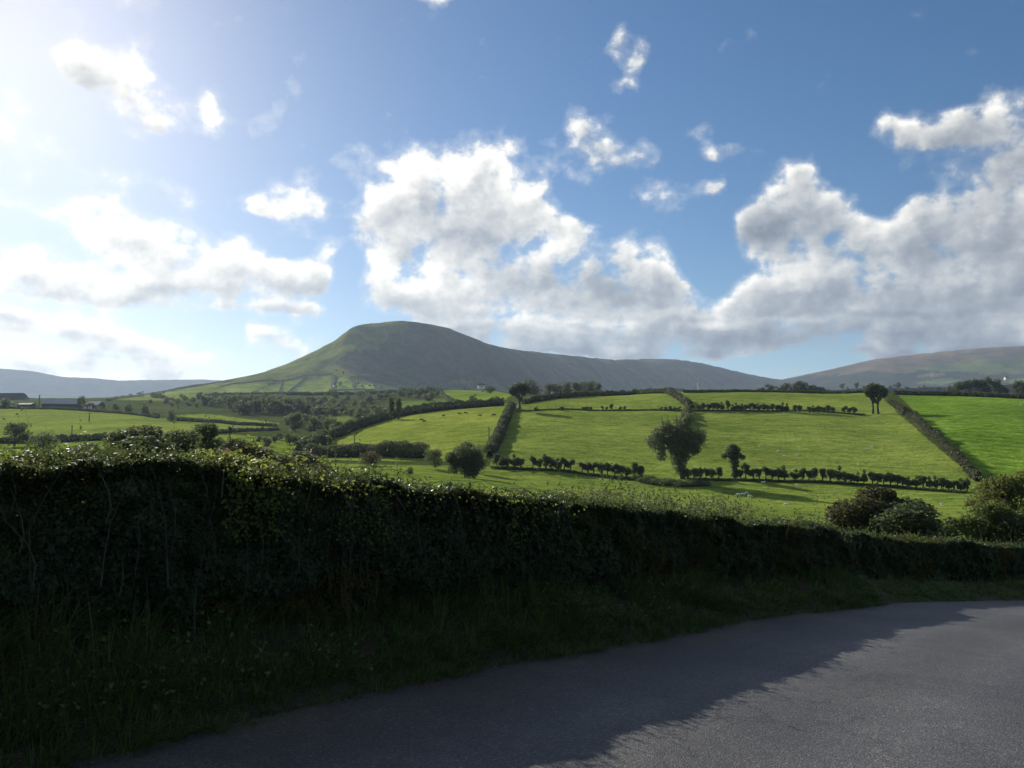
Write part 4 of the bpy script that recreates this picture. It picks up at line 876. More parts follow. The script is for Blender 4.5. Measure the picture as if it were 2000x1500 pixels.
# ------------------------------------------------------------------ hedgerows
def poly_world(pts, step):
    W = [hit(*p) for p in pts]; W = np.array(W); d = np.r_[0, np.cumsum(np.linalg.norm(np.diff(W[:, :2], axis=0), axis=1))]
    s = np.arange(0, d[-1], step); X = np.interp(s, d, W[:, 0]); Y = np.interp(s, d, W[:, 1]); return X, Y, surf(X, Y), s
def hedgerow(label, pts, h, w, mat='leaf_dark', leaf=None, dens=1.0, seed=0, rag=.35):
    X, Y, Z, s = poly_world(pts, 1.0)
    if len(X) < 3: return
    D_ = float(np.mean(Y)); leaf = leaf or max(.16, D_ * 0.0016); Ls = s[-1]
    n = int(min(26000, Ls * (h * 2 + w) / (leaf * leaf * .45) * 1.7 * dens)); g = np.random.default_rng(seed * 977 + 5)
    q = g.uniform(0, Ls, n); bx, by, bz = np.interp(q, s, X), np.interp(q, s, Y), np.interp(q, s, Z)
    tx, ty = np.interp(q, s, np.gradient(X)), np.interp(q, s, np.gradient(Y)); tl = np.hypot(tx, ty) + 1e-9; nx, ny = -ty / tl, tx / tl
    a = g.uniform(0, math.pi, n); rr = 1 - np.abs(g.normal(0, .22, n)); hh = h * (1 + rag * 2.2 * fbm(q / (h * 1.1), 0, seed + 2.5, 3)); 
    o = np.cos(a) * rr * w * .5 * (1 + .7 * fbm(q / h, a, seed, 2)); z = (.15 + .85 * np.sin(a) ** .7) * rr * hh
    P = np.c_[bx + nx * o, by + ny * o, bz + z]
    V, Fc = leaf_cards(P, leaf * g.uniform(.6, 1.5, n), np.c_[nx * np.cos(a), ny * np.cos(a), np.sin(a)], 1.1, .7)
    c = np.array((X.mean(), Y.mean(), Z.mean()))
    root = obj('hedgerow', None, loc=c); tag(root, label, 'hedge')
    f = obj('foliage', mesh_np('hedgerow_foliage', V - c, Fc), M[mat], root); f['kind'] = 'stuff'
    # added dark filler ridge under the leaves, stops light passing through
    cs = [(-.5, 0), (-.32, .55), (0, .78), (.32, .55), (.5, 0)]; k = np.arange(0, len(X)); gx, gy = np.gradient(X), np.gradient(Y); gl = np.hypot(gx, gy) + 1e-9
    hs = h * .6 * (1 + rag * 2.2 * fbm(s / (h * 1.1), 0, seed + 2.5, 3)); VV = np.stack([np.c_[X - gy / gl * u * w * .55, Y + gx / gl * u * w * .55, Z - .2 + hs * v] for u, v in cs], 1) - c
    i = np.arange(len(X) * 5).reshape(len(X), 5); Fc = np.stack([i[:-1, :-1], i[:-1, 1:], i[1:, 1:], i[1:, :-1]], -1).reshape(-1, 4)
    obj('filler_core', mesh_np('filler_core', VV.reshape(-1, 3), Fc, True), M['core'], root)
    return root
hedgerow('thick hedge falling from the tree corner between cattle field and big field', [(999, 797), (985, 830), (968, 868), (955, 893)], 3.4, 3.6, 'leaf_dark', seed=1)
hedgerow('long dark hedge climbing along the far side of the cattle field', [(578, 888), (640, 862), (700, 838), (750, 822), (800, 810), (900, 798), (985, 792)], 4.6, 3.5, 'leaf_dark', seed=2)
hedgerow('broad dark hedge along the bottom of the cattle field', [(600, 892), (690, 892), (780, 893), (835, 894)], 4.2, 6, 'leaf_mid', seed=3)
hedgerow('twiggy brown hedge descending between big field and bright green field', [(1738, 788), (1790, 822), (1840, 868), (1880, 908), (1912, 942)], 2.4, 2.4, 'twig_hedge', seed=4, rag=.9)
hedgerow('ragged hedge line on the crest above the upper field', [(1022, 790), (1080, 779), (1160, 773), (1240, 770), (1310, 769.5)], 2.8, 2.6, 'leaf_dark', seed=5)
hedgerow('ragged hedge running down between the two upper fields', [(1300, 768), (1325, 780), (1348, 798)], 3.4, 3.0, 'twig_hedge', seed=6)
hedgerow('bushy hedge dropping from the upper hedgerow towards the ivy-clad tree', [(1343, 803), (1338, 820), (1334, 842), (1330, 862)], 3.0, 3.4, 'leaf_mid', seed=7, rag=.6)
hedgerow('dark clipped hedge along the crest behind the upper field', [(1335, 767), (1500, 766), (1690, 767)], 1.6, 2.4, 'leaf_dark', seed=8, rag=.15)
hedgerow('dark straight hedge along the top of the bright green field', [(1745, 770.5), (1850, 773), (1990, 778.5), (2060, 781)], 2.6, 2.4, 'leaf_dark', seed=9, rag=.12)
hedgerow('low hedge along the far side of the farm field', [(-60, 798), (0, 797.5), (100, 799.5), (200, 805), (310, 817)], 1.8, 2.5, 'leaf_dark', seed=10, rag=.2)
hedgerow('low hedge along the lane beyond the farm field', [(340, 821), (430, 826), (540, 834)], 2.2, 2.5, 'leaf_dark', seed=11, rag=.2)
hedgerow('dark hedge along the near side of the farm field', [(-40, 868), (60, 866), (120, 863), (225, 859)], 2.6, 3, 'leaf_dark', seed=12)
hedgerow('thin hedge across the meadow beside the round bush', [(425, 847), (480, 843), (545, 840)], 1.8, 2.2, 'leaf_dark', seed=13)
hedgerow('overgrown bank under the bushes of the lower hedgerow beside the ivy-clad tree', [(1245, 936), (1285, 946), (1330, 950), (1380, 948)], 1.2, 4.5, 'leaf_mid', leaf=.22, seed=14, rag=.7)
hedgerow('low bank of the lower hedgerow below the big field', [(960, 914), (1040, 918), (1130, 925), (1250, 937)], .55, 2.6, 'leaf_dark', leaf=.22, seed=15)
hedgerow('low bank of the lower hedgerow between club-shaped tree and bushy tree', [(1345, 938), (1440, 938), (1600, 942), (1750, 952), (1890, 963)], .55, 2.4, 'leaf_dark', leaf=.22, seed=16)
hedgerow('low bank of the upper hedgerow', [(1010, 804), (1150, 802), (1330, 802), (1500, 804), (1690, 810)], .55, 2.2, 'leaf_dark', leaf=.4, seed=17)
hedgerow('hedge edging the shaded field below the mountain', [(855, 766), (870, 778), (885, 790)], 3.5, 3.5, 'leaf_dark', seed=18)
hedgerow('dark hedge along the top of the hillside wood', [(560, 772), (650, 772), (760, 768), (860, 765)], 4.0, 5, 'leaf_dark', leaf=1.3, seed=19)
for i, (lab, pts) in enumerate((('wall-like hedge climbing the lit flank, lowest of three', [(492, 769), (552, 742)]), ('wall-like hedge climbing the lit flank, middle of three', [(562, 767), (600, 735)]), ('broad hedge climbing the lit flank, highest of three', [(649, 768), (651, 752), (654, 737)]),
        ('short hedge between the two small fields under the dark face', [(692, 763), (693, 742)]), ('hedge line under the lit flank fields', [(400, 773), (500, 770), (560, 769), (645, 770)]), ('hedge line under the two small fields below the dark face', [(655, 763), (690, 762), (735, 761)]), ('long hedge along the top edge of the lit flank fields', [(430, 756), (520, 743), (600, 733), (648, 730)]),
        ('hedge line running down the far end of the flank to the farm', [(210, 783), (300, 769), (420, 748)]))):
    hedgerow(lab, pts, 2.6 if i != 2 else 6, 4 if i != 2 else 11, 'leaf_mid', leaf=1.6, seed=30 + i)
# gappy rows of thorn bushes
def thorn_row(label, group, line, xs, h, w, jit=.18, drop=.15, seed=1):
    g = random.Random(seed); lx = [p[0] for p in line]; ly = [p[1] for p in line]
    for i, x in enumerate(xs):
        hh = h * g.uniform(1 - jit, 1 + jit); hh = hh * 1.35 if i % 13 == 7 else hh
        place('thorn%d' % g.randrange(4), 'thorn_bush', label % ORD[i], 'bush', x, float(np.interp(x, lx, ly)), hh, w * g.uniform(.85, 1.25), group, drop=drop, rot=g.uniform(-3, 3))
LOW = [(960, 911), (1100, 919), (1250, 934), (1330, 937), (1440, 935), (1600, 939), (1750, 949), (1895, 961)]
thorn_row('thorn bush in the lower hedgerow, %s from the big round shrub towards the ivy-clad tree', 'thorn bushes of the lower hedgerow', LOW, [970, 980, 991, 1006, 1017, 1041, 1053, 1066, 1078, 1090, 1102, 1115, 1137, 1148, 1160, 1175, 1187, 1201, 1213, 1224, 1240, 1251], 26, 19, seed=2)
thorn_row('thorn bush in the lower hedgerow, %s beyond the ivy-clad tree', 'thorn bushes of the lower hedgerow beyond the ivy-clad tree', LOW, [1344, 1356, 1368, 1379, 1391, 1404, 1446, 1457, 1472, 1483, 1496, 1508, 1521, 1533, 1553, 1567, 1580, 1591, 1607, 1622, 1638, 1651, 1661, 1674, 1687, 1704, 1714, 1726, 1739, 1752, 1763, 1776, 1788, 1803, 1815, 1829, 1840, 1853, 1864, 1877, 1889], 26, 18, seed=3)
UP = [(1010, 803), (1150, 801), (1330, 801), (1500, 803), (1690, 809)]
thorn_row('small thorn bush in the upper hedgerow, %s from the junction with the ragged hedge', 'thorn bushes of the upper hedgerow', UP, [1352, 1364, 1374, 1384, 1393, 1402, 1411, 1422, 1431, 1440, 1448, 1457, 1466, 1474, 1482, 1491, 1500, 1509, 1518, 1527, 1536, 1553, 1562, 1581, 1590, 1599, 1609, 1618, 1627, 1650, 1660, 1669], 16, 13, seed=4)
thorn_row('sparse little bush on the fence line, %s from the tree corner', 'little bushes on the upper fence line', UP, [1047, 1097, 1140, 1146, 1153, 1176, 1185, 1194, 1212, 1220, 1292, 1300, 1309, 1318, 1327], 9, 9, seed=5)
# ------------------------------------------------------------------ brambles, sprigs and weeds on and behind the tall hedge
def leaf_mesh(name, k=0.0):
    # pointed oval leaf, folded along its midrib, tip bent down
    xs = [0, .18, .42, .68, .88, 1.0]; ws = [.02, .24, .33, .26, .12, .0]; V = []; Fs = []
    for x, w in zip(xs, ws): V += [(x, w, .10 * w * 3 - .22 * x * x), (x, 0, -.22 * x * x), (x, -w, .10 * w * 3 - .22 * x * x)]
    for i in range(5):
        a = i * 3; Fs += [(a, a + 1, a + 4, a + 3), (a + 1, a + 2, a + 5, a + 4)]
    me = bpy.data.meshes.new(name); me.from_pydata(V, [], Fs); me.update(); return me
LEAF = leaf_mesh('bramble_leaf'); LEAF.materials.append(M['bramble_leaf']); LEAF_R = leaf_mesh('bramble_leaf_red'); LEAF_R.materials.append(M['bramble_red'])
M['cane'] = plain_mat('bramble_cane', (0.06, 0.05, 0.025), (0.12, 0.08, 0.045), 30, .6, .2)
def hedge_top(px, back=0.35):
    s = s_of_hpx(px); e, nr, zt = hedge_frame(np.array([s]), .86); return np.array((*(e[0, :2] - nr[0] * (.86 + back)), zt[0])), nr[0], s
def bramble_shoots():
    g = random.Random(3)
    spec = [(392, .10), (415, .16), (440, .14), (466, .22), (488, .30), (505, .26), (524, .30), (541, .34), (556, .30), (575, .20), (598, .26), (622, .30), (648, .22), (668, .14), (700, .16), (728, .20), (752, .13), (786, .12), (812, .10), (838, .22), (861, .12), (902, .10), (948, .09), (986, .10), (1014, .12), (1062, .08)]
    for i, (px, h) in enumerate(spec):
        p, nr, s = hedge_top(px, g.uniform(.15, .6)); p[2] -= .12; h = h * 1.35 + .12; a = g.uniform(0, 6.28); lean = g.uniform(.15, .55) * h
        root = obj('bramble_shoot', None, loc=p); tag(root, 'leafy bramble shoot rising from the tall hedge top, %s from the near end' % ORD[i], 'bramble', 'bramble shoots on the tall hedge')
        pts = []
        for q in range(7):
            t = q / 6; pts.append((math.cos(a) * lean * t ** 2, math.sin(a) * lean * t ** 2, h * (t - .18 * t ** 3)))
        mb = MB(); mb.tube(pts, [.0035 * (1 - .6 * q / 6) for q in range(7)], 5); obj('stem', mb.mesh('cane'), M['cane'], root)
        for q in range(g.randint(7, 11)):
            t = g.uniform(.3, 1); j = min(int(t * 6), 5); f = t * 6 - j; c = [pts[j][k] * (1 - f) + pts[j + 1][k] * f for k in range(3)]
            sz = g.uniform(.035, .06)
            obj('leaf', LEAF_R if g.random() < .08 else LEAF, None, root, c, (g.uniform(-.7, .7), g.uniform(-.9, .5), g.uniform(0, 6.28)), (sz, sz, sz))
bramble_shoots()
def bramble_mass():
    g = np.random.default_rng(9); n = 12000; px = g.uniform(375, 1010, n); sa, sb = s_of_hpx(370), s_of_hpx(1090); s = g.uniform(sa, sb, n); e, nr, zt = hedge_frame(s, .86)
    cl = fbm(s * 1.8, 0, 5, 3); k = g.random(n) < np.clip(.55 + cl * 2.2, .08, 1) * np.clip((sb - s) / 3.0, .15, 1); s, e, nr, zt = s[k], e[k], nr[k], zt[k]; n = len(s)
    hang = g.random(n) < .45; o = np.where(hang, .80 - g.random(n) * .12, .82 + g.random(n) * 1.0); dz = np.where(hang, -g.random(n) ** 1.5 * .55, fbm(s * 2.2, o * 2.2, 3, 3) * .30 + .02 + g.random(n) * .05)
    P = np.c_[e[:, :2] - nr * o[:, None], zt + dz]; V, Fc = leaf_cards(P, g.uniform(.024, .046, n), np.c_[nr * hang[:, None], np.ones(n)], .75, .68, .25)
    root = obj('bramble', None); tag(root, 'glossy sunlit bramble sprawling over the top of the tall hedge', 'bramble')
    obj('foliage', mesh_np('bramble_foliage', V, Fc), M['bramble_leaf'], root)['kind'] = 'stuff'
    mb = MB(); q = random.Random(4)
    for i in range(60):
        s0 = sa + q.random() * (sb - sa); e, nr, zt = hedge_frame(np.array([s0]), .86); o0 = q.uniform(.7, 1.6); pts = []; dx = q.uniform(-.5, .5); dz = q.uniform(-.35, .05)
        for j in range(6):
            t = j / 5; b = e[0, :2] - nr[0] * (o0 - .35 * t) + T[len(T) // 2] * dx * t; pts.append((b[0], b[1], zt[0] + .05 + .12 * math.sin(t * 3) + dz * t * t))
        mb.tube(pts, [.003] * 6, 4, False)
    obj('cane', mb.mesh('canes'), M['cane'], root)['kind'] = 'stuff'
bramble_mass()
def sprigs(root, sa, sb, setback, thick, n, seed, mat):
    g = np.random.default_rng(seed); s = g.uniform(sa, sb, n); e, nr, zt = hedge_frame(s, setback); d = np.linalg.norm(e - np.array((0, 0, CAMZ)), axis=1)
    o = setback + g.random(n) * thick; h = g.uniform(.04, .15, n) * (1 + 2.4 * (g.random(n) < .08)) * np.clip(1 + 4.0 * fbm(s * 1.1, 0, 2, 3), .25, 2.4); ln = g.normal(0, .25, (n, 2)) * h[:, None]
    B = np.c_[e[:, :2] - nr * o[:, None], zt - .03 + fbm(s * 1.6, o * 1.4, 6, 3) * 0.20]
    V, Fc = blades(B, h, ln, np.full(n, .005), 2); P = []; 
    for q in np.linspace(.2, 1, 7): P.append(B + np.c_[ln * q ** 1.8, h * q] + g.normal(0, .008, (n, 3)))
    P = np.concatenate(P); V2, F2 = leaf_cards(P, g.uniform(.018, .032, len(P)) * np.clip(np.tile(d, 7) / 5, 1, 2.0), None, 1, .6)
    o_ = obj('sprigs', mesh_np('sprigs', np.concatenate([V, V2]), np.concatenate([Fc, F2 + len(V)])), mat, root); o_['kind'] = 'stuff'
sprigs(hedge_a, S_L, S_STEP, .86, 1.15, 2600, 31, M['hedge_leaf'])
sprigs(hedge_b, S_STEP - 1, ES[-1] - 18, 1.5, 1.1, 1500, 32, M['hedge_leaf'])
# tall dry stalk above the hedge
p, nr_, _ = hedge_top(455, .4); stalk = obj('dry_stalk', None, loc=p); tag(stalk, 'thin dry seeded stalk standing high above the tall hedge', 'plant')
mb = MB(); mb.tube([(0, 0, -.15), (.005, 0, .1), (.0, 0, .25), (-.008, 0, .36)], [.005, .0045, .004, .002], 5); obj('stem', mb.mesh('stalk_stem'), M['dead'], stalk)
mb = MB(); q = random.Random(2)
for i in range(16):
    z = q.uniform(.16, .36); a = q.uniform(0, 6.28); l = q.uniform(.015, .05); mb.tube([(0, 0, z), (math.cos(a) * l, math.sin(a) * l, z + l * .8)], [.0025, .005], 4)
obj('seed_head', mb.mesh('seed_heads'), M['dead'], stalk)
# tall weeds on the slope just behind the hedge
M['weed'] = leaf_mat('grey_green_weeds', (0.035, 0.048, 0.022), (0.09, 0.105, 0.05), 0.4, (0.14, 0.15, 0.07))
def weed_clump(label, px, top, Y, wid, seed):
    p = on_ground(px, Y); ht = pt(px, top, Y)[2] - p[2]; g = np.random.default_rng(seed); n = 60
    root = obj('weed_clump', None, loc=p); tag(root, label, 'weeds', 'tall weeds behind the hedge')
    B = np.c_[g.normal(0, wid * .4, n), g.normal(0, wid * .4, n), np.zeros(n)]; h = ht * g.uniform(.62, 1.03, n); ln = g.normal(0, .10, (n, 2)) * h[:, None]
    V, Fc = blades(B, h, ln, np.full(n, .02), 4); obj('stem', mesh_np('weed_stems', V, Fc), M['dead'], root)
    P = np.concatenate([B + np.c_[ln * t ** 1.8, h * t] + g.normal(0, .05, (n, 3)) for t in np.linspace(.35, 1, 34)])
    V, Fc = leaf_cards(P, g.uniform(.06, .14, len(P)), None, 1, .35); obj('foliage', mesh_np('weed_leaves', V, Fc), M['weed'], root)['kind'] = 'stuff'
for i, (px, top) in enumerate(((1075, 962), (1100, 955), (1125, 950), (1150, 960), (1172, 943), (1196, 938), (1218, 952), (1240, 966), (1262, 950), (1284, 962), (1306, 958), (1330, 968), (1352, 972), (1378, 972), (1402, 960), (1426, 976), (1452, 984), (1020, 965), (985, 958), (1500, 1000), (1540, 1005))):
    weed_clump('feathery grey-green weed clump behind the tall hedge, ' + ('%s from the big round shrub' % ORD[sorted((1075, 1100, 1125, 1150, 1172, 1196, 1218, 1240, 1262, 1284, 1306, 1330, 1352, 1378, 1402, 1426, 1452, 1020, 985, 1500, 1540)).index(px)]), px, top, 22 + (i * 7 % 5) * 1.6, .55, 100 + i)
# rough tussocks in the lower meadow
def tussocks():
    g = np.random.default_rng(14); V_, F_, nb = [], [], 0
    for i in range(150):
        px = g.uniform(1000, 1950); py = g.uniform(940 + max(0, px - 1000) * .03, 1000 + (px - 1000) * .05); p = hit(px, py)
        if p[1] > 190: continue
        n = 22; r = g.uniform(.15, .5); B = p + np.c_[g.normal(0, r, n), g.normal(0, r, n), np.zeros(n)]; h = g.uniform(.15, .5, n)
        V, Fc = blades(B, h, g.normal(0, .5, (n, 2)) * h[:, None], np.full(n, .07), 2); V_.append(V); F_.append(Fc + nb); nb += len(V)
    o = obj('grass', mesh_np('tussocks', np.concatenate(V_), np.concatenate(F_)), M['weed']); tag(o, 'rough grass tussocks scattered over the lower meadow', kind='stuff')
tussocks()

# ------------------------------------------------------------------ animals
def remeshed(mb, name, vox):
    me = mb.mesh(name); o = bpy.data.objects.new('tmp', me); COL.objects.link(o); m = o.modifiers.new('r', 'REMESH'); m.mode = 'VOXEL'; m.voxel_size = vox; m.use_smooth_shade = True
    dg = bpy.context.evaluated_depsgraph_get(); out = bpy.data.meshes.new_from_object(o.evaluated_get(dg)); bpy.data.objects.remove(o); out.name = name; return out
def beast(name, L_, H, deep, head_low, wool):
    mb = MB(); z = H * .66
    mb.ell((0, 0, z), (L_ * .42, L_ * deep * .8, H * .24), 14, 9); mb.ell((L_ * .22, 0, z - H * .02), (L_ * .22, L_ * deep * .82, H * .26), 12, 8); mb.ell((-L_ * .24, 0, z + H * .02), (L_ * .2, L_ * deep * .8, H * .24), 12, 8)
    hx, hz = (L_ * .66, H * .30) if head_low else (L_ * .62, H * .92)
    mb.tube([(L_ * .30, 0, z + H * .05), (L_ * .48, 0, (z + hz) / 2 + H * .05), (hx - L_ * .05, 0, hz + H * .04)], [H * .17, H * .13, H * .09], 9)
    mb.ell((hx, 0, hz), (L_ * .13, L_ * .07, H * .085), 10, 7); mb.ell((hx + L_ * .1, 0, hz - H * .03), (L_ * .08, L_ * .045, H * .055), 8, 6)
    for s in (-1, 1):
        mb.tube([(hx - L_ * .06, s * L_ * .05, hz + H * .06), (hx - L_ * .09, s * L_ * .13, hz + H * .07)], [.03 * H, .022 * H], 5)
        mb.tube([(L_ * .27, s * L_ * .1, z - H * .1), (L_ * .275, s * L_ * .1, H * .3), (L_ * .26, s * L_ * .1, H * .14), (L_ * .27, s * L_ * .1, 0)], [H * .085, H * .055, H * .042, H * .048], 7)
        mb.tube([(-L_ * .30, s * L_ * .1, z - H * .02), (-L_ * .25, s * L_ * .1, H * .42), (-L_ * .35, s * L_ * .1, H * .27), (-L_ * .33, s * L_ * .1, 0)], [H * .14, H * .08, H * .046, H * .048], 7)
    mb.tube([(-L_ * .42, 0, z + H * .17), (-L_ * .47, 0, z - H * .05), (-L_ * .46, 0, z - H * .25)], [.035 * H, .025 * H, .03 * H], 5)
    return remeshed(mb, name, H * .03)
M['wool'] = plain_mat('wool', (0.70, 0.68, 0.60), (0.82, 0.80, 0.74), 9, 1, .8); M['hide'] = plain_mat('black_hide', (0.012, 0.011, 0.010), (0.028, 0.025, 0.022), 4, .7, .1)
SHEEP = [beast('sheep_grazing', 1.25, .86, .25, True, 1), beast('sheep_standing', 1.25, .86, .25, False, 1)]; COW = [beast('cow_grazing', 2.3, 1.4, .2, True, 0), beast('cow_standing', 2.3, 1.4, .2, False, 0)]
for m_ in SHEEP: m_.materials.append(M['wool'])
for m_ in COW: m_.materials.append(M['hide'])
def animals(kind, meshes, spots, label, group):
    g = random.Random(8)
    for i, (px, py) in enumerate(sorted(spots)):
        p = hit(px, py); o = obj(kind, meshes[i % 3 == 2], None, None, p, (0, 0, g.choice((0, math.pi)) + g.uniform(-.6, .6)), (.78,) * 3)
        tag(o, label % ORD[i], kind, group)
animals('sheep', SHEEP, [(1553, 861), (1521, 883), (1557, 888), (1532, 893), (1654, 881), (1695, 879), (1703, 874), (1677, 908), (1486, 872), (1600, 862)], 'white sheep in the big sloping field, %s counted from the ivy-clad tree', 'sheep in the big field')
animals('sheep', SHEEP, [(1442, 969), (1451, 968), (1458, 966), (1464, 972), (1556, 951), (1490, 945), (1536, 989), (1770, 980), (1840, 988), (1390, 985)], 'white sheep in the lower meadow, %s counted from the ivy-clad tree', 'sheep in the lower meadow')
animals('sheep', SHEEP, [(1995, 793)], 'lone %s sheep near the top of the bright green field', None) if False else None
o = obj('sheep', SHEEP[0], None, None, hit(1994, 792), (0, 0, .3)); tag(o, 'single sheep near the top of the bright green field', 'sheep')
animals('cow', COW, [(823, 822), (829, 825), (866, 814), (897, 810), (909, 809), (937, 814), (965, 813)], 'black cow in the sunlit cattle field, %s counted from the tall tree pair', 'cattle grazing in the sunlit field')

# ------------------------------------------------------------------ poles, fence, buildings, turbine
M['timber'] = plain_mat('weathered_timber', (0.07, 0.06, 0.05), (0.15, 0.13, 0.11), 20, .9, .4)
def pole(label, px, py, hpx):
    p = hit(px, py); h = hpx / F * p[1]; root = obj('utility_pole', None, loc=p); tag(root, label, 'pole', 'wooden poles')
    r = max(.12, .0007 * p[1]); mb = MB(); mb.tube([(0, 0, -.4), (0, 0, h * .5), (0, 0, h)], [r, r * .9, r * .75], 8); obj('pole', mb.mesh('pole'), M['timber'], root)
    mb = MB(); mb.box(-.7, .7, -.06, .06, h - .55, h - .42); obj('crossarm', mb.mesh('crossarm'), M['timber'], root)
pole('wooden pole standing at the bottom of the cattle field', 692, 886, 38); pole('wooden pole beside the thick hedge at the tree corner', 955, 861, 27)
pole('nearer wooden pole in the farm field', 140, 853, 22); pole('farther wooden pole in the farm field', 174, 823, 17); pole('wooden pole beside the farm roofs', 76, 799, 28); pole('short wooden pole on the lane beyond the farm field', 408, 827, 13)
def fence():
    X, Y, Z, s = poly_world([(1018, 800), (1150, 798), (1335, 798)], 4.0); root = obj('wire_fence', None, loc=(X[0], Y[0], Z[0])); tag(root, 'wire fence on thin posts along the lower edge of the upper field', 'fence')
    mb = MB(); mb.tube([(0, 0, -.3), (0, 0, 1.25)], [.09, .08], 6); pm = mb.mesh('post'); pm.materials.append(M['timber'])
    for x, y, z in zip(X, Y, Z): obj('post', pm, None, root, (x - X[0], y - Y[0], z - Z[0]))
    for h in (.5, .85, 1.15):
        mb = MB(); mb.tube([(x - X[0], y - Y[0], z - Z[0] + h) for x, y, z in zip(X, Y, Z)], [.012] * len(X), 4, False); obj('wire', mb.mesh('wire'), M['timber'], root)
fence()
p = hit(795, 925); rail = obj('wooden_rail', None, loc=p, rot=(0, 0, .2)); tag(rail, 'pale broken wooden rail propped in the meadow beside a small bush', 'rail')
mb = MB(); mb.tube([(-.9, 0, .05), (0, 0, .75), (.9, 0, 1.45)], [.09, .085, .08], 6); obj('bar', mb.mesh('bar'), M['bark_pale'], rail); mb = MB(); mb.tube([(.75, .05, -.2), (.75, .05, 1.3)], [.08, .07], 6); obj('post', mb.mesh('rail_post'), M['bark_pale'], rail)
M['white_wall'] = plain_mat('whitewash', (0.62, 0.61, 0.58), (0.78, 0.77, 0.74), 2, .9, .1); M['slate'] = plain_mat('slate_roof', (0.07, 0.075, 0.085), (0.13, 0.135, 0.145), 5, .8, .2, spec=.2)
M['tin'] = plain_mat('grey_sheet_roof', (0.24, 0.25, 0.26), (0.34, 0.35, 0.36), 3, .5, .1, spec=.4); M['dark_wall'] = plain_mat('dark_boarding', (0.05, 0.045, 0.04), (0.09, 0.085, 0.075), 4, .9, .3); M['glass'] = plain_mat('window_glass', (0.02, 0.025, 0.03), (0.03, 0.035, 0.04), 3, .1, 0, spec=.8)
def building(name, label, px, py, Y, L_, W, H, RH, rot, wall, roof, wins=2, chim=0, door=True, cat='house'):
    p = on_ground(px, Y) if py is None else (hit(px, py) if Y is None else pt(px, py, Y)); root = obj(name, None, loc=p, rot=(0, 0, rot)); tag(root, label, cat)
    mb = MB(); x, y = L_ / 2, W / 2; mb.box(-x, x, -y, y, -1.5, H); mb.add([(-x, -y, H), (-x, y, H), (-x, 0, H + RH), (x, -y, H), (x, y, H), (x, 0, H + RH)], [(0, 2, 1), (3, 4, 5)]); obj('wall', mb.mesh('wall'), M[wall], root)
    mb = MB(); e = .35; k = RH / y
    for s in (-1, 1):
        mb.add([(-x - e, s * (y + e), H - e * k), (x + e, s * (y + e), H - e * k), (x + e, 0, H + RH + .02), (-x - e, 0, H + RH + .02), (-x - e, s * (y + e), H - e * k + .18), (x + e, s * (y + e), H - e * k + .18), (x + e, 0, H + RH + .2), (-x - e, 0, H + RH + .2)], [(0, 1, 2, 3), (4, 7, 6, 5), (0, 4, 5, 1), (1, 5, 6, 2), (3, 7, 4, 0)])
    rf = obj('roof', mb.mesh('roof'), M[roof], root)
    for i in range(chim): mb = MB(); cx = (-1) ** i * (x - .6); mb.box(cx - .4, cx + .4, -.35, .35, H + RH - .5, H + RH + 1.0); obj('chimney', mb.mesh('chimney'), M[wall], rf)
    for i in range(wins):
        cx = -x + L_ * (i + .8) / (wins + .6); mb = MB(); mb.box(cx - .55, cx + .55, -y - .06, -y + .1, 1.0, 2.3); w = obj('window', mb.mesh('window'), M['white_wall'], root); mb = MB(); mb.box(cx - .45, cx + .45, -y - .09, -y - .05, 1.1, 2.2); obj('pane', mb.mesh('pane'), M['glass'], w)
    if door: mb = MB(); mb.box(-.5, .5, -y - .05, -y + .1, 0, 2.1); obj('door', mb.mesh('door'), M['dark_wall'], root)
    return root
building('barn', 'long dark barn with a grey sheet roof at the farm', 120, 800, 640, 26, 14, 4.5, 4.0, .35, 'dark_wall', 'tin', 0, 0, True, 'barn')
building('barn', 'second barn with pale roof beside the farm trees', 186, 801, 665, 12, 9, 4.5, 3.0, -.15, 'dark_wall', 'tin', 0, 0, True, 'barn')
building('barn', 'low flat shed at the end of the farm', 52, 797, 640, 11, 7, 2.8, 1.2, 0, 'dark_wall', 'slate', 0, 0, True, 'shed')
building('house', 'small white farm cottage beside the second barn', 172, 800, 612, 4.5, 4, 2.4, 1.6, .1, 'white_wall', 'slate', 1, 0, True)
building('house', 'farmhouse with pale roof in the tree clump, nearer the big round tree', 1086, 766, 618, 7, 6, 2.6, 2.6, .2, 'white_wall', 'tin', 2, 1)
building('house', 'farmhouse with pale roof in the middle of the tree clump', 1108, 766, 620, 6, 6, 2.6, 2.4, .1, 'white_wall', 'tin', 2, 1)
building('house', 'low pale building on the crest beyond the tree clump', 1198, 776, 560, 8, 6, 2.4, 1.8, -.1, 'white_wall', 'tin', 2, 0)
building('house', 'white house below the moorland hill above the tree row', 1966, 741, 1900, 10, 7, 4, 2.8, .1, 'white_wall', 'slate', 3, 2)
building('house', 'white cottage at the foot of the mountain beyond the shaded field', 940, 757, 1000, 9, 6, 3, 2.4, .1, 'white_wall', 'slate', 2, 1)
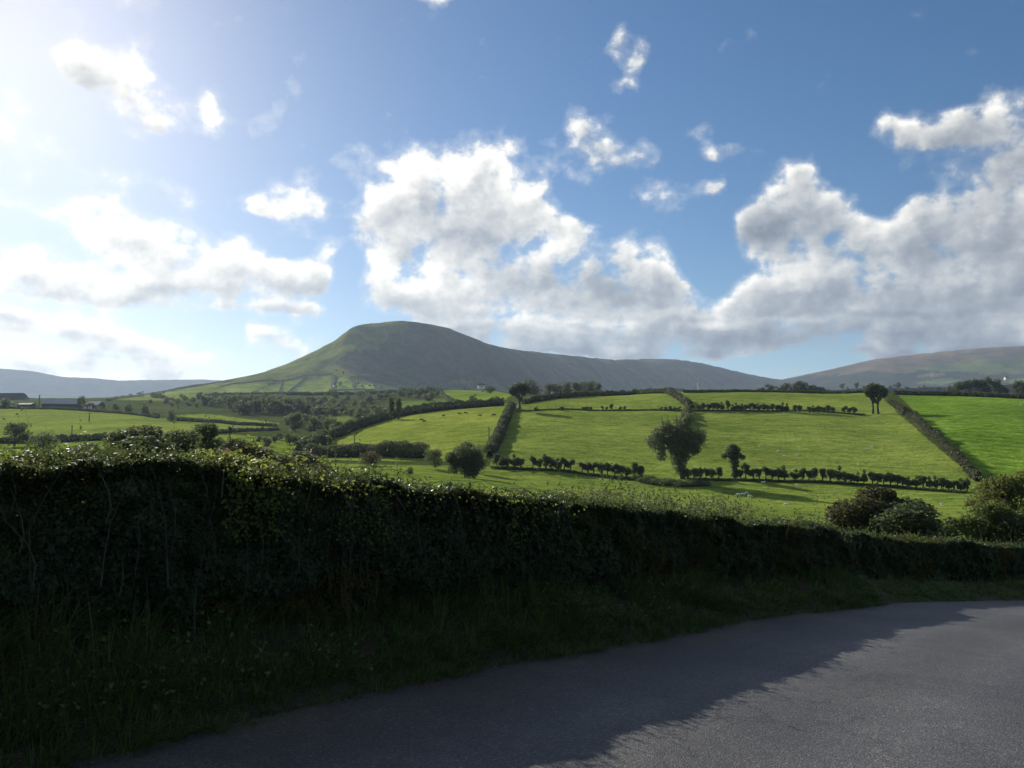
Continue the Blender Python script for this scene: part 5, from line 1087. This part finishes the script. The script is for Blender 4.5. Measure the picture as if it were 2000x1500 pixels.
def turbine():
    p = on_ground(1364, 900); top = pt(1364, 749, 900)[2]; h = top - p[2]; root = obj('wind_turbine', None, loc=p); tag(root, 'small white wind turbine beyond the crest of the field', 'wind turbine')
    mb = MB(); mb.tube([(0, 0, -1), (0, 0, h)], [.75, .5], 10); obj('tower', mb.mesh('tower'), M['white_wall'], root)
    mb = MB(); mb.ell((0, -.3, h + .3), (.5, 1.3, .5)); obj('nacelle', mb.mesh('nacelle', True), M['white_wall'], root)
    for a in (88, 208, 328):
        c, s = math.cos(R(a)), math.sin(R(a)); mb = MB(); mb.add([(c * r - s * w, -1.5 + d, h + .3 + s * r + c * w) for r, w0 in ((.4, .35), (2, .55), (8, .22)) for w, d in ((-w0, 0), (w0, .1), (w0 * .2, -.25))], [(0, 1, 4, 3), (1, 2, 5, 4), (2, 0, 3, 5), (3, 4, 7, 6), (4, 5, 8, 7), (5, 3, 6, 8), (6, 7, 8)]); obj('blade', mb.mesh('blade'), M['white_wall'], root)
turbine()

# ------------------------------------------------------------------ small things on the tarmac
def road_hit(px, py):
    rx, ry, rz = ray(px, py); best = None
    for Y in np.arange(2.5, 40, .02):
        P = np.array((rx / ry * Y, Y, CAMZ + rz / ry * Y)); i = int(np.argmin(((EC[:, :2] - P[:2]) ** 2).sum(1))); t = float((P[:2] - EC[i, :2]) @ NR[i])
        if P[2] <= EC[i, 2] + float(road_z(0, t, P[0], P[1])): return P
    return P
p = road_hit(1553, 1424); tw = obj('straw', None, loc=p + np.array((0, 0, .006)), rot=(0, 0, -.9)); tag(tw, 'pale dry straw lying on the tarmac', 'straw')
mb = MB(); mb.tube([(-.06, 0, 0), (0, .008, .004), (.07, -.004, .002)], [.003, .0035, .002], 5); obj('stem', mb.mesh('straw_stem'), M['white_wall'] if False else M['bark_pale'], tw); mb = MB(); mb.tube([(0, .008, .004), (.02, .05, .012)], [.002, .0012], 4); obj('side_stem', mb.mesh('straw_side'), M['bark_pale'], tw)
def chippings():
    g = np.random.default_rng(3); mb = MB()
    for i in range(260):
        s = g.uniform(s_of_px(100) - 1, ES[-1] - 20); t = abs(g.normal(.2, .9)) if i % 3 else g.uniform(.2, 5); e, nr = edge_at(np.array([s])); q = e[0, :2] + nr[0] * t; r = g.uniform(.003, .009)
        z = e[0, 2] + float(road_z(0, t, q[0], q[1])); mb.ell((q[0], q[1], z + r * .4), (r * g.uniform(.7, 1.4), r, r * .7), 5, 3)
    o = obj('gravel', mb.mesh('chippings'), M['bark_pale']); tag(o, 'loose stone chippings scattered along the road edge', kind='stuff')
chippings()
